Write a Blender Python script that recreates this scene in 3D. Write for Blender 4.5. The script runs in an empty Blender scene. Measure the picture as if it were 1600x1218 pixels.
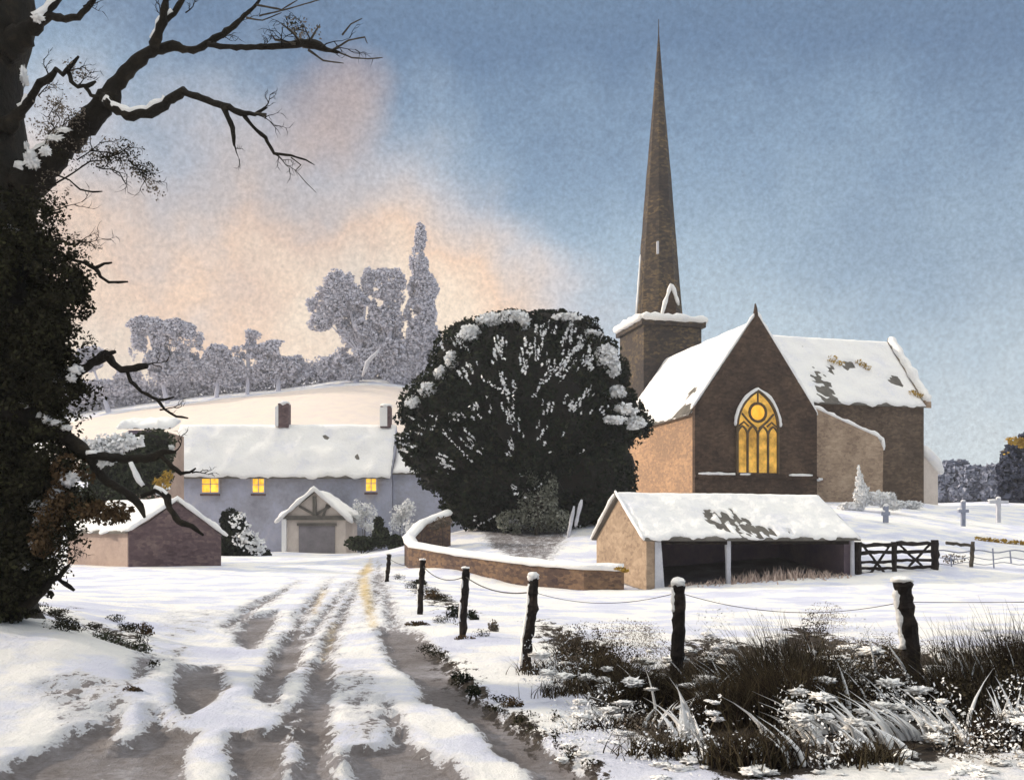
import bpy, math, random
import numpy as np
from mathutils import Vector, noise as mn

random.seed(7); np.random.seed(7)
sc = bpy.context.scene
C = sc.collection
PI = math.pi

# ------------------------------------------------------------------ camera
EYE, FPX, HOR = 1.7, 1500.0, 835.0          # eye height, focal length and horizon in photo pixels
cam = bpy.data.cameras.new('camera'); co = bpy.data.objects.new('camera', cam); C.objects.link(co)
co.location = (0, 0, EYE); co.rotation_euler = (PI/2, 0, 0)
cam.sensor_width = 36; cam.lens = FPX/1600*36
cam.shift_x = 0; cam.shift_y = (HOR-609)/1600
cam.clip_start = 0.1; cam.clip_end = 3000
sc.camera = co
sc.view_settings.view_transform = 'Standard'; sc.view_settings.look = 'None'
sc.view_settings.exposure = 0.08; sc.view_settings.gamma = 1
sc.cycles.volume_bounces = 0; sc.cycles.max_bounces = 5; sc.cycles.diffuse_bounces = 3
sc.cycles.volume_step_rate = 4

def S(r, g, b, k=1.0):
    f = lambda c: (c/12.92 if c <= 0.04045 else ((c+0.055)/1.055)**2.4)
    return (f(r/255)*k, f(g/255)*k, f(b/255)*k, 1)

# ------------------------------------------------------------------ sun
SUN = Vector((-0.90, 0.25, 0.34)).normalized()
sun = bpy.data.lights.new('sun', 'SUN'); so = bpy.data.objects.new('sun', sun); C.objects.link(so)
sun.energy = 4.2; sun.angle = math.radians(3.0); sun.color = (1.0, 0.86, 0.70)
so.rotation_euler = SUN.to_track_quat('Z', 'Y').to_euler()
so.location = (-60, 20, 60)

# ------------------------------------------------------------------ world
W = bpy.data.worlds.new('World'); sc.world = W; W.use_nodes = True
nt = W.node_tree; nt.nodes.clear()
def N(t, ty, **kw):
    n = t.nodes.new(ty)
    for k, v in kw.items(): setattr(n, k, v)
    return n
def link(t, a, b): t.links.new(a, b)
def math_(t, op, a, b=None, c=None, clamp=False):
    n = N(t, 'ShaderNodeMath', operation=op); n.use_clamp = clamp
    for i, v in enumerate((a, b, c)):
        if v is None: continue
        if isinstance(v, (int, float)): n.inputs[i].default_value = v
        else: link(t, v, n.inputs[i])
    return n.outputs[0]
def mix_(t, f, a, b, blend='MIX'):
    n = N(t, 'ShaderNodeMix', data_type='RGBA', blend_type=blend)
    for s, v in ((n.inputs[0], f), (n.inputs[6], a), (n.inputs[7], b)):
        if isinstance(v, (int, float, tuple)): s.default_value = v
        else: link(t, v, s)
    return n.outputs[2]
def ramp_(t, f, stops, interp='LINEAR'):
    n = N(t, 'ShaderNodeValToRGB'); r = n.color_ramp; r.interpolation = interp
    while len(r.elements) < len(stops): r.elements.new(0.5)
    for e, (p, c) in zip(r.elements, stops): e.position = p; e.color = c
    link(t, f, n.inputs[0]); return n.outputs[0]
def noise_(t, vec, scale, detail=4, rough=0.55, out=0):
    n = N(t, 'ShaderNodeTexNoise'); n.inputs['Scale'].default_value = scale
    n.inputs['Detail'].default_value = detail; n.inputs['Roughness'].default_value = rough
    if vec is not None: link(t, vec, n.inputs['Vector'])
    return n.outputs[out]
def sstep(t, v, a, b):
    n = N(t, 'ShaderNodeMapRange', interpolation_type='SMOOTHSTEP'); link(t, v, n.inputs[0])
    n.inputs[1].default_value = a; n.inputs[2].default_value = b
    return n.outputs[0]

tc = N(nt, 'ShaderNodeTexCoord'); D3 = tc.outputs['Generated']
sep = N(nt, 'ShaderNodeSeparateXYZ'); link(nt, D3, sep.inputs[0])
az = math_(nt, 'ARCTAN2', sep.outputs[0], sep.outputs[1])
el = math_(nt, 'ARCSINE', sep.outputs[2])
n1 = noise_(nt, D3, 3.2, 5); n2 = noise_(nt, D3, 9.0, 4)
nz = math_(nt, 'ADD', math_(nt, 'MULTIPLY', math_(nt, 'SUBTRACT', n1, .5), .42), math_(nt, 'MULTIPLY', math_(nt, 'SUBTRACT', n2, .5), .16))
bound = math_(nt, 'SUBTRACT', 0.345, math_(nt, 'MULTIPLY', math_(nt, 'MAXIMUM', math_(nt, 'ADD', az, 0.10), 0), .78))
cc = math_(nt, 'ADD', math_(nt, 'SUBTRACT', el, bound), nz)
wn = noise_(nt, D3, 5.0, 3)
warm = ramp_(nt, math_(nt, 'ADD', math_(nt, 'DIVIDE', math_(nt, 'ADD', math_(nt, 'ADD', cc, math_(nt,'MULTIPLY',math_(nt,'SUBTRACT',wn,.5),.16)), .36), .5), 0.0), [
    (0.0, S(240, 234, 222)), (0.22, S(249, 236, 216)), (0.44, S(252, 231, 208)), (0.55, S(246, 214, 188)),
    (0.62, S(228, 210, 198)), (0.74, S(210, 208, 212)), (0.9, S(178, 194, 210))])
wash = noise_(nt, D3, 4.0, 6, .6)
elw = math_(nt, 'ADD', el, math_(nt, 'MULTIPLY', math_(nt, 'SUBTRACT', wash, .5), .30))
cool = ramp_(nt, elw, [
    (0.0, S(214, 222, 226)), (0.10, S(208, 219, 225)), (0.19, S(186, 204, 217)), (0.28, S(162, 185, 205)),
    (0.38, S(134, 160, 187)), (0.47, S(104, 131, 163)), (0.60, S(112, 138, 166)), (0.8, S(200, 205, 215)), (1.0, S(235, 235, 235))])
skyc = mix_(nt, sstep(nt, cc, -.01, .15), warm, cool)
wx = math_(nt, 'DIVIDE', math_(nt, 'ADD', math_(nt, 'SUBTRACT', az, -.185), math_(nt, 'MULTIPLY', math_(nt, 'SUBTRACT', el, .41), -.35)), .055)
wy = math_(nt, 'DIVIDE', math_(nt, 'SUBTRACT', el, .405), .055)
wd2 = math_(nt, 'ADD', math_(nt, 'ADD', math_(nt, 'MULTIPLY', wx, wx), math_(nt, 'MULTIPLY', wy, wy)), math_(nt, 'MULTIPLY', math_(nt, 'SUBTRACT', n2, .5), 1.4))
skyc = mix_(nt, math_(nt, 'MULTIPLY', sstep(nt, wd2, 1.8, -.6), .75), skyc, S(230, 190, 160))
# a soft darker cloud bank over the right top and granulation in the thin cloud
bank = sstep(nt, noise_(nt, D3, 2.1, 4), .46, .68)
skyc = mix_(nt, math_(nt, 'MULTIPLY', bank, .38), skyc, S(104, 128, 158))
gran = noise_(nt, D3, 230, 2, .7)
skyc = mix_(nt, math_(nt, 'MULTIPLY', sstep(nt, el, -.02, .5), .55), skyc, mix_(nt, gran, S(150, 160, 175), S(255, 255, 255)), 'MULTIPLY') if False else skyc
gv = math_(nt, 'ADD', 1.0, math_(nt, 'MULTIPLY', math_(nt, 'SUBTRACT', gran, .5), .75))
vm = N(nt, 'ShaderNodeVectorMath', operation='SCALE'); link(nt, skyc, vm.inputs[0]); link(nt, gv, vm.inputs['Scale'])
# unseen overhead cloud, added bright to light the snow
over = sstep(nt, el, .62, 1.0)
skyo = mix_(nt, over, vm.outputs[0], (1.98, 1.93, 1.80, 1))
nish = N(nt, 'ShaderNodeTexSky', sky_type='NISHITA'); nish.sun_disc = False
nish.sun_elevation = math.asin(SUN.z); nish.sun_rotation = math.atan2(SUN.x, SUN.y)
bg1 = N(nt, 'ShaderNodeBackground'); link(nt, nish.outputs[0], bg1.inputs[0]); bg1.inputs[1].default_value = 0.05
bg2 = N(nt, 'ShaderNodeBackground'); link(nt, skyo, bg2.inputs[0]); bg2.inputs[1].default_value = 1.0
mx = N(nt, 'ShaderNodeMixShader'); mx.inputs[0].default_value = 0.93
link(nt, bg1.outputs[0], mx.inputs[1]); link(nt, bg2.outputs[0], mx.inputs[2])
wo = N(nt, 'ShaderNodeOutputWorld'); link(nt, mx.outputs[0], wo.inputs[0])

# ------------------------------------------------------------------ helpers
def P(px, py, D): return Vector(((px-800)/FPX*D, D, EYE+(HOR-py)/FPX*D))
def tag(o, label=None, cat=None, group=None, kind=None):
    for k, v in (('label', label), ('category', cat), ('group', group), ('kind', kind)):
        if v: o[k] = v
    return o
def thing(name, label, cat, loc, group=None):
    o = bpy.data.objects.new(name, None); C.objects.link(o); o.location = loc; o.empty_display_size = .3
    return tag(o, label, cat, group)
def origin(o):
    v = Vector((0, 0, 0))
    while o is not None: v += o.location; o = o.parent
    return v
def link_mesh(name, me, mat, parent=None, smooth=False):
    me.materials.append(mat)
    if smooth: me.polygons.foreach_set('use_smooth', [True]*len(me.polygons))
    o = bpy.data.objects.new(name, me); C.objects.link(o)
    if parent is not None: o.parent = parent
    return o
class MB:
    def __init__(s): s.v = []; s.f = []
    def add(s, vs, fs):
        b = len(s.v); s.v += [tuple(v) for v in vs]; s.f += [tuple(b+i for i in f) for f in fs]; return s
    def quadbox(s, a, b, c, d, ext):           # quad a,b,c,d extruded by vector ext
        q = [Vector(x) for x in (a, b, c, d)]; q2 = [x+ext for x in q]
        return s.add(q+q2, [(0, 1, 2, 3), (7, 6, 5, 4), (0, 4, 5, 1), (1, 5, 6, 2), (2, 6, 7, 3), (3, 7, 4, 0)])
    def prism(s, poly, ext):
        n = len(poly); q = [Vector(x) for x in poly]; q2 = [x+ext for x in q]
        return s.add(q+q2, [tuple(range(n)), tuple(range(2*n-1, n-1, -1))]+[(i, i+n, (i+1) % n+n, (i+1) % n) for i in range(n)])
    def box(s, c, X, Y, Z):                     # centre and three half-axis vectors
        c = Vector(c); vs = [c+X*i+Y*j+Z*k for k in (-1, 1) for j in (-1, 1) for i in (-1, 1)]
        return s.add(vs, [(0, 2, 3, 1), (4, 5, 7, 6), (0, 1, 5, 4), (1, 3, 7, 5), (3, 2, 6, 7), (2, 0, 4, 6)])
    def tube(s, pts, rad, n=8, rough=0.0, seed=0):
        pts = [Vector(p) for p in pts]; m = len(pts)
        if isinstance(rad, (int, float)): rad = [rad]*m
        b = len(s.v); up = Vector((0.13, -1, 0.21)).normalized()
        for i, p in enumerate(pts):
            t = (pts[min(i+1, m-1)]-pts[max(i-1, 0)]).normalized()
            a = t.cross(up)
            if a.length < .05: a = t.cross(Vector((1, 0, 0)))
            a.normalize(); c = t.cross(a).normalized()
            for k in range(n):
                an = 2*PI*k/n; d = a*math.cos(an)+c*math.sin(an); r = rad[i]
                if rough: r *= 1+rough*mn.noise(Vector((p+d*r)*(.9/max(rad[0], .02))+Vector((seed, seed, 0))))*1.6
                s.v.append(tuple(p+d*r))
        for i in range(m-1):
            for k in range(n):
                s.f.append((b+i*n+k, b+i*n+(k+1) % n, b+(i+1)*n+(k+1) % n, b+(i+1)*n+k))
        s.f.append(tuple(b+k for k in range(n-1, -1, -1))); s.f.append(tuple(b+(m-1)*n+k for k in range(n)))
        return s
    def blob(s, c, r, amp=.25, fr=1.0, nu=16, nv=10, seed=0, flat=None):
        c = Vector(c); r = Vector(r) if not isinstance(r, (int, float)) else Vector((r, r, r)); b = len(s.v)
        for j in range(nv+1):
            th = PI*j/nv
            for i in range(nu):
                ph = 2*PI*i/nu; d = Vector((math.sin(th)*math.cos(ph), math.sin(th)*math.sin(ph), math.cos(th)))
                k = 1+amp*mn.fractal(d*fr*2+Vector((seed*3.1, seed, seed*1.7)), 1.0, 2.0, 3)*1.4
                p = Vector((d.x*r.x, d.y*r.y, d.z*r.z))*k
                if flat is not None and p.z < -flat*r.z: p.z = -flat*r.z
                s.v.append(tuple(c+p))
        for j in range(nv):
            for i in range(nu):
                s.f.append((b+j*nu+i, b+(j+1)*nu+i, b+(j+1)*nu+(i+1) % nu, b+j*nu+(i+1) % nu))
        return s
    def build(s, name, mat, parent=None, smooth=False):
        o0 = origin(parent) if parent is not None else Vector((0, 0, 0))
        me = bpy.data.meshes.new(name); me.from_pydata([tuple(Vector(v)-o0) for v in s.v], [], s.f); me.update()
        return link_mesh(name, me, mat, parent, smooth)
def top(mb, name, mat, label, cat, group=None, smooth=False):    # a thing that is one mesh, origin at its base
    a = np.array(mb.v); c = Vector((a[:, 0].mean(), a[:, 1].mean(), a[:, 2].min()))
    me = bpy.data.meshes.new(name); me.from_pydata([tuple(Vector(v)-c) for v in mb.v], [], mb.f); me.update()
    o = link_mesh(name, me, mat, None, smooth); o.location = c
    return tag(o, label, cat, group)

def np_mesh(name, V, Q, mat, parent=None, tint=None):
    """V Nx3 world, Q Mxk face indices; optional per-face tint attribute"""
    o0 = np.array(origin(parent)) if parent is not None else np.zeros(3)
    me = bpy.data.meshes.new(name); k = Q.shape[1]
    me.vertices.add(len(V)); me.vertices.foreach_set('co', (V-o0).astype(np.float32).ravel())
    me.loops.add(Q.size); me.loops.foreach_set('vertex_index', Q.astype(np.int32).ravel())
    me.polygons.add(len(Q)); me.polygons.foreach_set('loop_start', np.arange(0, Q.size, k, dtype=np.int32))
    me.polygons.foreach_set('loop_total', np.full(len(Q), k, dtype=np.int32))
    me.update(calc_edges=True)
    if tint is not None:
        at = me.attributes.new('tint', 'FLOAT', 'FACE'); at.data.foreach_set('value', tint.astype(np.float32))
    return link_mesh(name, me, mat, parent)

# cheap value noise on arrays for leaf clouds
_G = np.random.RandomState(3).rand(32, 32, 32)
def vnoise(p):
    p = np.asarray(p); i = np.floor(p).astype(int); f = p-i; f = f*f*(3-2*f); r = 0
    for dx in (0, 1):
        for dy in (0, 1):
            for dz in (0, 1):
                w = (f[:, 0] if dx else 1-f[:, 0])*(f[:, 1] if dy else 1-f[:, 1])*(f[:, 2] if dz else 1-f[:, 2])
                r = r+w*_G[(i[:, 0]+dx) % 32, (i[:, 1]+dy) % 32, (i[:, 2]+dz) % 32]
    return r
def fnoise(p, o=3):
    p = np.asarray(p, float); s = 0; a = 1; t = 0
    for k in range(o): s = s+a*vnoise(p*2**k+7.3*k); t += a; a *= .55
    return s/t
def leaf_cloud(name, mat, parent, blobs, n, size, gap=0.0, gfreq=1.0, shell=.55, extra=None, seed=1, asp=.55, light=None):
    """blobs: (centre, (rx,ry,rz)); small pointed leaf faces through their volume, thinned by 3-D noise"""
    R = np.random.RandomState(seed); vol = np.array([b[1][0]*b[1][1]*b[1][2] for b in blobs])**.8
    cnt = (vol/vol.sum()*n).astype(int)+1; pts = []
    for (c, r), m in zip(blobs, cnt):
        d = R.normal(size=(m, 3)); d /= np.linalg.norm(d, axis=1)[:, None]
        rr = 1-(1-shell)*R.rand(m)**1.5 if shell > 0 else R.rand(m)**(1/3)
        lump = .82+.36*fnoise(d*2.2+seed*1.3+np.array(c)*.37, 3)
        pts.append(np.array(c)+d*np.array(r)*(rr*lump)[:, None])
    p = np.concatenate(pts)
    if gap > 0:
        g = fnoise(p*gfreq+seed*5.1, 3); p = p[g > gap]
    if extra is not None: p = np.concatenate([p, extra])
    m = len(p)
    a = R.normal(size=(m, 3)); a /= np.linalg.norm(a, axis=1)[:, None]
    b = np.cross(a, R.normal(size=(m, 3))); b /= np.linalg.norm(b, axis=1)[:, None]
    s = size*(.55+.9*R.rand(m))[:, None]
    V = np.stack([p+a*s, p+b*s*asp, p-a*s, p-b*s*asp], 1).reshape(-1, 3)
    t = np.clip(.5*fnoise(p*gfreq*.8+11, 3)+.5*R.rand(m), 0, 1)
    return np_mesh(name, V, np.arange(4*m).reshape(m, 4), mat, parent, t)

# ------------------------------------------------------------------ materials
def mat_(name):
    m = bpy.data.materials.new(name); m.use_nodes = True; t = m.node_tree; t.nodes.clear()
    o = N(t, 'ShaderNodeOutputMaterial'); b = N(t, 'ShaderNodeBsdfPrincipled'); link(t, b.outputs[0], o.inputs[0])
    b.inputs['Roughness'].default_value = .85; b.inputs['Specular IOR Level'].default_value = .2
    return m, t, b
def coords(t):
    g = N(t, 'ShaderNodeNewGeometry'); return g.outputs['Position']
def bump(t, b, h, strength, dist):
    n = N(t, 'ShaderNodeBump'); n.inputs['Strength'].default_value = strength; n.inputs['Distance'].default_value = dist
    link(t, h, n.inputs['Height']); link(t, n.outputs[0], b.inputs['Normal'])
def wash_mat(name, stops, scale=.6, fine=9, bs=.5, bd=.03, rough=.85, lo=.3, hi=.7, courses=0):
    m, t, b = mat_(name); v = coords(t)
    a = noise_(t, v, scale, 6, .62); f = noise_(t, v, fine, 4, .65)
    x = math_(t, 'ADD', math_(t, 'MULTIPLY', a, .72), math_(t, 'MULTIPLY', f, .28))
    if courses:
        vo = N(t, 'ShaderNodeTexVoronoi'); vo.inputs['Scale'].default_value = courses
        mp = N(t, 'ShaderNodeMapping'); mp.inputs['Scale'].default_value = (1.3, 1.3, 2.6); link(t, v, mp.inputs[0]); link(t, mp.outputs[0], vo.inputs['Vector'])
        sp = N(t, 'ShaderNodeSeparateColor'); link(t, vo.outputs['Color'], sp.inputs[0])
        x = math_(t, 'ADD', x, math_(t, 'MULTIPLY', math_(t, 'SUBTRACT', sp.outputs[0], .5), .20))
    x = N_map(t, x, lo, hi)
    link(t, ramp_(t, x, stops), b.inputs['Base Color']); b.inputs['Roughness'].default_value = rough
    bump(t, b, f, bs, bd); return m
def N_map(t, v, a, b):
    n = N(t, 'ShaderNodeMapRange'); link(t, v, n.inputs[0]); n.inputs[1].default_value = a; n.inputs[2].default_value = b; return n.outputs[0]
def leaf_mat(name, stops, rough=.9):
    m, t, b = mat_(name); a = N(t, 'ShaderNodeAttribute', attribute_name='tint')
    link(t, ramp_(t, a.outputs['Fac'], stops), b.inputs['Base Color']); b.inputs['Roughness'].default_value = rough
    b.inputs['Specular IOR Level'].default_value = .05
    return m
L = lambda r, g, b: (r, g, b, 1)
M = {}
M['snow'] = wash_mat('snow', [(0, L(.66, .67, .74)), (.4, L(.82, .81, .80)), (1, L(.90, .885, .84))], .5, 6, .75, .07)
M['lit_sandstone'] = wash_mat('lit_church_stone', [(0, L(.24, .16, .11)), (.4, L(.31, .20, .13)), (.6, L(.42, .26, .155)), (1, L(.58, .37, .22))], .22, 6, .5, .04, courses=2.6, lo=.28, hi=.78)  # sunlit copy of the church stone, sunlight put into its orange
M['shadestone'] = wash_mat('shaded_church_stone', [(0, L(.032, .020, .015)), (.5, L(.062, .040, .028)), (1, L(.115, .076, .050))], .45, 6, .5, .04, courses=2.6)  # shaded copy of the church stone, shade put into its colour
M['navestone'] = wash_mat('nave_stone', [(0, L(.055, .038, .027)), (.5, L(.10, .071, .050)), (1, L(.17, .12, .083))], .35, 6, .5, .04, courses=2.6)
M['rubble'] = wash_mat('pale_rubble_stone', [(0, L(.20, .14, .10)), (.5, L(.32, .235, .165)), (1, L(.44, .33, .235))], .5, 7, .5, .04, courses=3)
M['spire'] = wash_mat('spire_shingle', [(0, L(.030, .026, .027)), (.45, L(.055, .044, .038)), (.7, L(.10, .075, .048)), (1, L(.20, .135, .075))], .16, 5, .5, .04, lo=.32, hi=.72, courses=2.2)
M['slate'] = wash_mat('roof_slate', [(0, L(.06, .055, .05)), (1, L(.19, .175, .15))], 1.2, 9, .6, .03)
M['render'] = wash_mat('grey_render', [(0, L(.23, .235, .27)), (.35, L(.33, .34, .40)), (.65, L(.40, .42, .52)), (1, L(.52, .51, .53))], .32, 3.5, .7, .05)
M['barnwall'] = wash_mat('barn_plaster', [(0, L(.26, .20, .18)), (.5, L(.40, .30, .25)), (1, L(.52, .40, .33))], .5, 6, .4, .03)
M['brick_shade'] = wash_mat('brick_and_gable_shade', [(0, L(.07, .045, .05)), (.5, L(.125, .085, .088)), (1, L(.21, .15, .135))], .6, 6, .4, .03, courses=3)  # brick tone that also carries the painted shade of the barn gable
M['cream'] = wash_mat('cream_plaster', [(0, L(.5, .43, .38)), (1, L(.72, .64, .57))], .9, 7, .3, .02)
M['wood'] = wash_mat('dark_wood', [(0, L(.006, .005, .0045)), (.6, L(.017, .012, .010)), (1, L(.045, .032, .022))], 4, 26, .8, .02)
M['greydoor'] = wash_mat('grey_door_boards', [(0, L(.17, .155, .165)), (1, L(.27, .25, .26))], 1.2, 8, .3, .02)
M['bark'] = wash_mat('bark', [(0, L(.006, .005, .004)), (.6, L(.016, .013, .009)), (1, L(.045, .035, .022))], 2.5, 14, 1, .04)
M['twig'] = wash_mat('twig_bark', [(0, L(.03, .026, .022)), (1, L(.10, .085, .065))], 5, 20, .6, .01)
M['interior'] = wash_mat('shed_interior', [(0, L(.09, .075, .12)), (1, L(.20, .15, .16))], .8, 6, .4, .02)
M['brickwall'] = wash_mat('garden_wall_brick', [(0, L(.05, .033, .036)), (.45, L(.10, .065, .05)), (1, L(.24, .15, .09))], .3, 7, .6, .03, courses=3.5)
M['wire'] = wash_mat('wire', [(0, L(.02, .018, .018)), (1, L(.05, .045, .04))], 8, 20, .2, .001, rough=.6)
M['palepost'] = wash_mat('pale_frosted_post', [(0, L(.40, .41, .46)), (1, L(.62, .62, .65))], 2, 9, .4, .02)
M['graveblue'] = wash_mat('blue_grey_stone', [(0, L(.16, .18, .24)), (1, L(.32, .34, .42))], 2, 9, .4, .02)
M['moss'] = leaf_mat('yellow_lichen', [(0, L(.20, .13, .03)), (1, L(.65, .42, .08))])
M['yew'] = leaf_mat('yew_leaf', [(0, L(.005, .008, .005)), (.5, L(.012, .017, .010)), (.7, L(.026, .032, .018)), (.85, L(.045, .042, .024)), (1, L(.10, .12, .09))])
M['yewcore'] = wash_mat('yew_inner', [(0, L(.008, .009, .007)), (1, L(.022, .018, .013))], 1, 5, .5, .1)
M['ivy'] = leaf_mat('ivy_leaf', [(0, L(.008, .009, .006)), (.5, L(.022, .020, .012)), (.8, L(.045, .045, .022)), (1, L(.08, .075, .04))])
M['brownleaf'] = leaf_mat('withered_leaf', [(0, L(.03, .018, .010)), (1, L(.13, .085, .045))])
M['greyleaf'] = leaf_mat('fine_twigs', [(0, L(.10, .085, .07)), (1, L(.24, .20, .16))])
M['greenleaf'] = leaf_mat('laurel_leaf', [(0, L(.022, .027, .018)), (.6, L(.045, .055, .03)), (1, L(.10, .11, .07))])
M['farleaf'] = leaf_mat('hazed_twig_crown', [(0, L(.58, .58, .66)), (1, L(.62, .61, .67))])  # far tree crown, bark and core: distance haze put into the colour
M['farbark'] = wash_mat('hazed_bark', [(0, L(.50, .50, .58)), (1, L(.58, .57, .64))], 1, 4, .2, .02)
M['farcore'] = wash_mat('hazed_twig_mass', [(0, L(.21, .215, .285)), (1, L(.30, .295, .355))], .25, 3, .4, .1)
M['bluewood'] = leaf_mat('blue_wood_twigs', [(0, L(.20, .22, .29)), (.6, L(.30, .32, .40)), (1, L(.55, .57, .62))])
M['darkwood'] = leaf_mat('dark_blue_twigs', [(0, L(.03, .035, .06)), (1, L(.08, .09, .13))])
M['snowleaf'] = leaf_mat('snow_covered_leaf', [(0, L(.55, .57, .60)), (.5, L(.78, .79, .80)), (1, L(.90, .89, .86))])
M['frostleaf'] = leaf_mat('frosted_weed', [(0, L(.30, .22, .19)), (1, L(.70, .56, .47))])
M['lichenleaf'] = leaf_mat('lichen_ivy', [(0, L(.05, .05, .035)), (.5, L(.17, .18, .14)), (.9, L(.42, .42, .36)), (1, L(.45, .33, .06))])
M['grassleaf'] = leaf_mat('withered_grass', [(0, L(.012, .008, .007)), (.4, L(.026, .018, .013)), (.6, L(.06, .048, .026)), (.8, L(.12, .095, .06)), (1, L(.24, .21, .18))])
def glow_mat(name, c0, c1, st, scale=2.5):
    m, t, b = mat_(name); v = coords(t); x = N_map(t, noise_(t, v, scale, 4, .6), .32, .68)
    c = ramp_(t, x, [(0, c0), (1, c1)]); link(t, c, b.inputs['Base Color']); link(t, c, b.inputs['Emission Color'])
    b.inputs['Emission Strength'].default_value = st; b.inputs['Roughness'].default_value = .3; return m
M['glass'] = glow_mat('amber_stained_glass', S(132, 96, 40), S(220, 172, 78), .70, 1.1)
M['roundel'] = glow_mat('bright_amber_glass', S(215, 150, 40), S(240, 185, 70), .85, 1.3)
M['lamplit'] = glow_mat('lamplit_window_glass', S(205, 150, 40), S(250, 205, 80), 1.15, 2)
M['tracery'] = wash_mat('tracery_stone', [(0, L(.06, .042, .025)), (1, L(.15, .105, .06))], 2, 9, .4, .02)

# ------------------------------------------------------------------ terrain height
cp = [(0, -10, 0), (8, -10, .1), (-8, -10, .3), (0, 0, 0), (-10, 0, .5), (10, 0, .1), (-3, 6.7, .03), (0, 6.7, 0), (3, 6.7, .08),
      (-8, 6.5, .85), (-5, 7.2, .22), (-2.2, 12, 0), (-3.5, 20, 0), (-5.5, 32, 0), (-8, 50, .22), (-9, 9, 1.0), (-5.2, 9.5, .34), (-12, 11, 1.0),
      (4.1, 10, 0), (1.8, 10.4, 0), (.26, 12.1, 0), (-.8, 15.9, 0), (-2, 21, 0), (-4.6, 36, .02), (6, 20, -.12), (12, 20, 0), (3, 28, -.3), (9, 11, .05),
      (12, 66, 4.0), (23, 68, 4.0), (31, 72, 4.0), (36, 80, 4.0), (20, 85, 4.0), (6, 84, 3.9), (16, 49, 1.3), (-.5, 64, 2.6)]
for a in [(575, 866, 62), (0, 952, 12), (100, 1000, 10.5), (235, 1030, 13), (250, 930, 27), (120, 900, 40), (0, 890, 45), (-300, 880, 45), (200, 886, 45),
          (100, 882, 48), (1010, 918, 38), (1335, 897, 40.3), (1460, 890, 42), (1600, 880, 45), (1900, 880, 45), (635, 884, 48), (800, 912, 40), (930, 922, 37.5),
          (700, 836, 56), (830, 832, 56), (950, 850, 50), (740, 866, 47), (1400, 845, 48), (1500, 820, 60), (1450, 791, 74), (1600, 800, 74), (1550, 786, 90), (1900, 800, 80),
          (280, 862, 74), (450, 862, 68), (620, 858, 74), (700, 852, 75), (400, 855, 92), (450, 604, 180), (650, 598, 180), (270, 622, 180), (120, 650, 175),
          (0, 680, 170), (-300, 700, 170), (450, 745, 112), (650, 745, 112), (150, 760, 100), (200, 705, 130), (0, 770, 100), (900, 760, 180), (1100, 788, 180),
          (1500, 786, 150), (1600, 786, 150), (1900, 790, 150), (1500, 772, 380), (1900, 765, 380), (900, 745, 380), (450, 640, 380), (0, 690, 380), (-400, 700, 380)]:
    v = P(*a); cp.append((v.x, v.y, v.z))
cp = np.array(cp, float)
def uv_(x, y): return np.clip(x/(np.maximum(y, -15)+20)*2.0, -2.6, 2.6), 1.3*np.log(np.maximum(y, -15)+20)
def tphi(r2): return .5*r2*np.log(r2+1e-9)
_u, _v = uv_(cp[:, 0], cp[:, 1]); _n = len(cp)
_K = tphi((_u[:, None]-_u)**2+(_v[:, None]-_v)**2)+np.eye(_n)*1e-4
_Pm = np.stack([np.ones(_n), _u, _v], 1)
_A = np.block([[_K, _Pm], [_Pm.T, np.zeros((3, 3))]])
_w = np.linalg.solve(_A, np.concatenate([cp[:, 2]/(cp[:, 1]+20), np.zeros(3)]))
def gz_np(x, y):
    x = np.asarray(x, float).ravel(); y = np.asarray(y, float).ravel(); out = np.empty(len(x))
    for s in range(0, len(x), 20000):
        u, v = uv_(x[s:s+20000], y[s:s+20000])
        k = tphi((u[:, None]-_u)**2+(v[:, None]-_v)**2)
        q = k@_w[:_n]+_w[_n]+_w[_n+1]*u+_w[_n+2]*v
        out[s:s+20000] = q*(np.maximum(y[s:s+20000], -15)+20)
    return out
def gz(x, y): return float(gz_np([x], [y])[0])
def onground(px, py):
    D = 2550.0/max(py-HOR, 5)
    for _ in range(14):
        z = gz((px-800)/FPX*D, D); D = .5*D+.5*max((EYE-z)*FPX/max(py-HOR, 5), 2)
    return ((px-800)/FPX*D, D)

# ------------------------------------------------------------------ ground sheet with mud, earth and painted window-reflection masks
def geo(a, b, d0, k):
    r = [a]; d = d0
    while r[-1] < b: r.append(r[-1]+d); d *= k
    return r
xs = np.concatenate([-np.array(geo(9.0, 330, .13, 1.05))[::-1], np.arange(-8.9, 8.95, .09), np.array(geo(9.0, 330, .13, 1.05))])
ys = np.concatenate([np.arange(-12, 5, 1.0), np.array(geo(5.0, 400, .055, 1.0112))])
XX, YY = np.meshgrid(xs, ys); gx, gy = XX.ravel(), YY.ravel(); gzv = gz_np(gx, gy)
def sdist(poly, x, y):
    poly = np.array(poly); d = np.full(len(x), 1e9); ins = np.zeros(len(x), bool)
    for i in range(len(poly)):
        a, b = poly[i], poly[(i+1) % len(poly)]; e = b-a; L2 = (e@e)+1e-12
        t = np.clip(((x-a[0])*e[0]+(y-a[1])*e[1])/L2, 0, 1)
        d = np.minimum(d, np.hypot(x-a[0]-t*e[0], y-a[1]-t*e[1]))
        c = ((a[1] > y) != (b[1] > y)) & (x < (b[0]-a[0])*(y-a[1])/(b[1]-a[1]+1e-12)+a[0]); ins ^= c
    return np.where(ins, d, -d)
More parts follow.
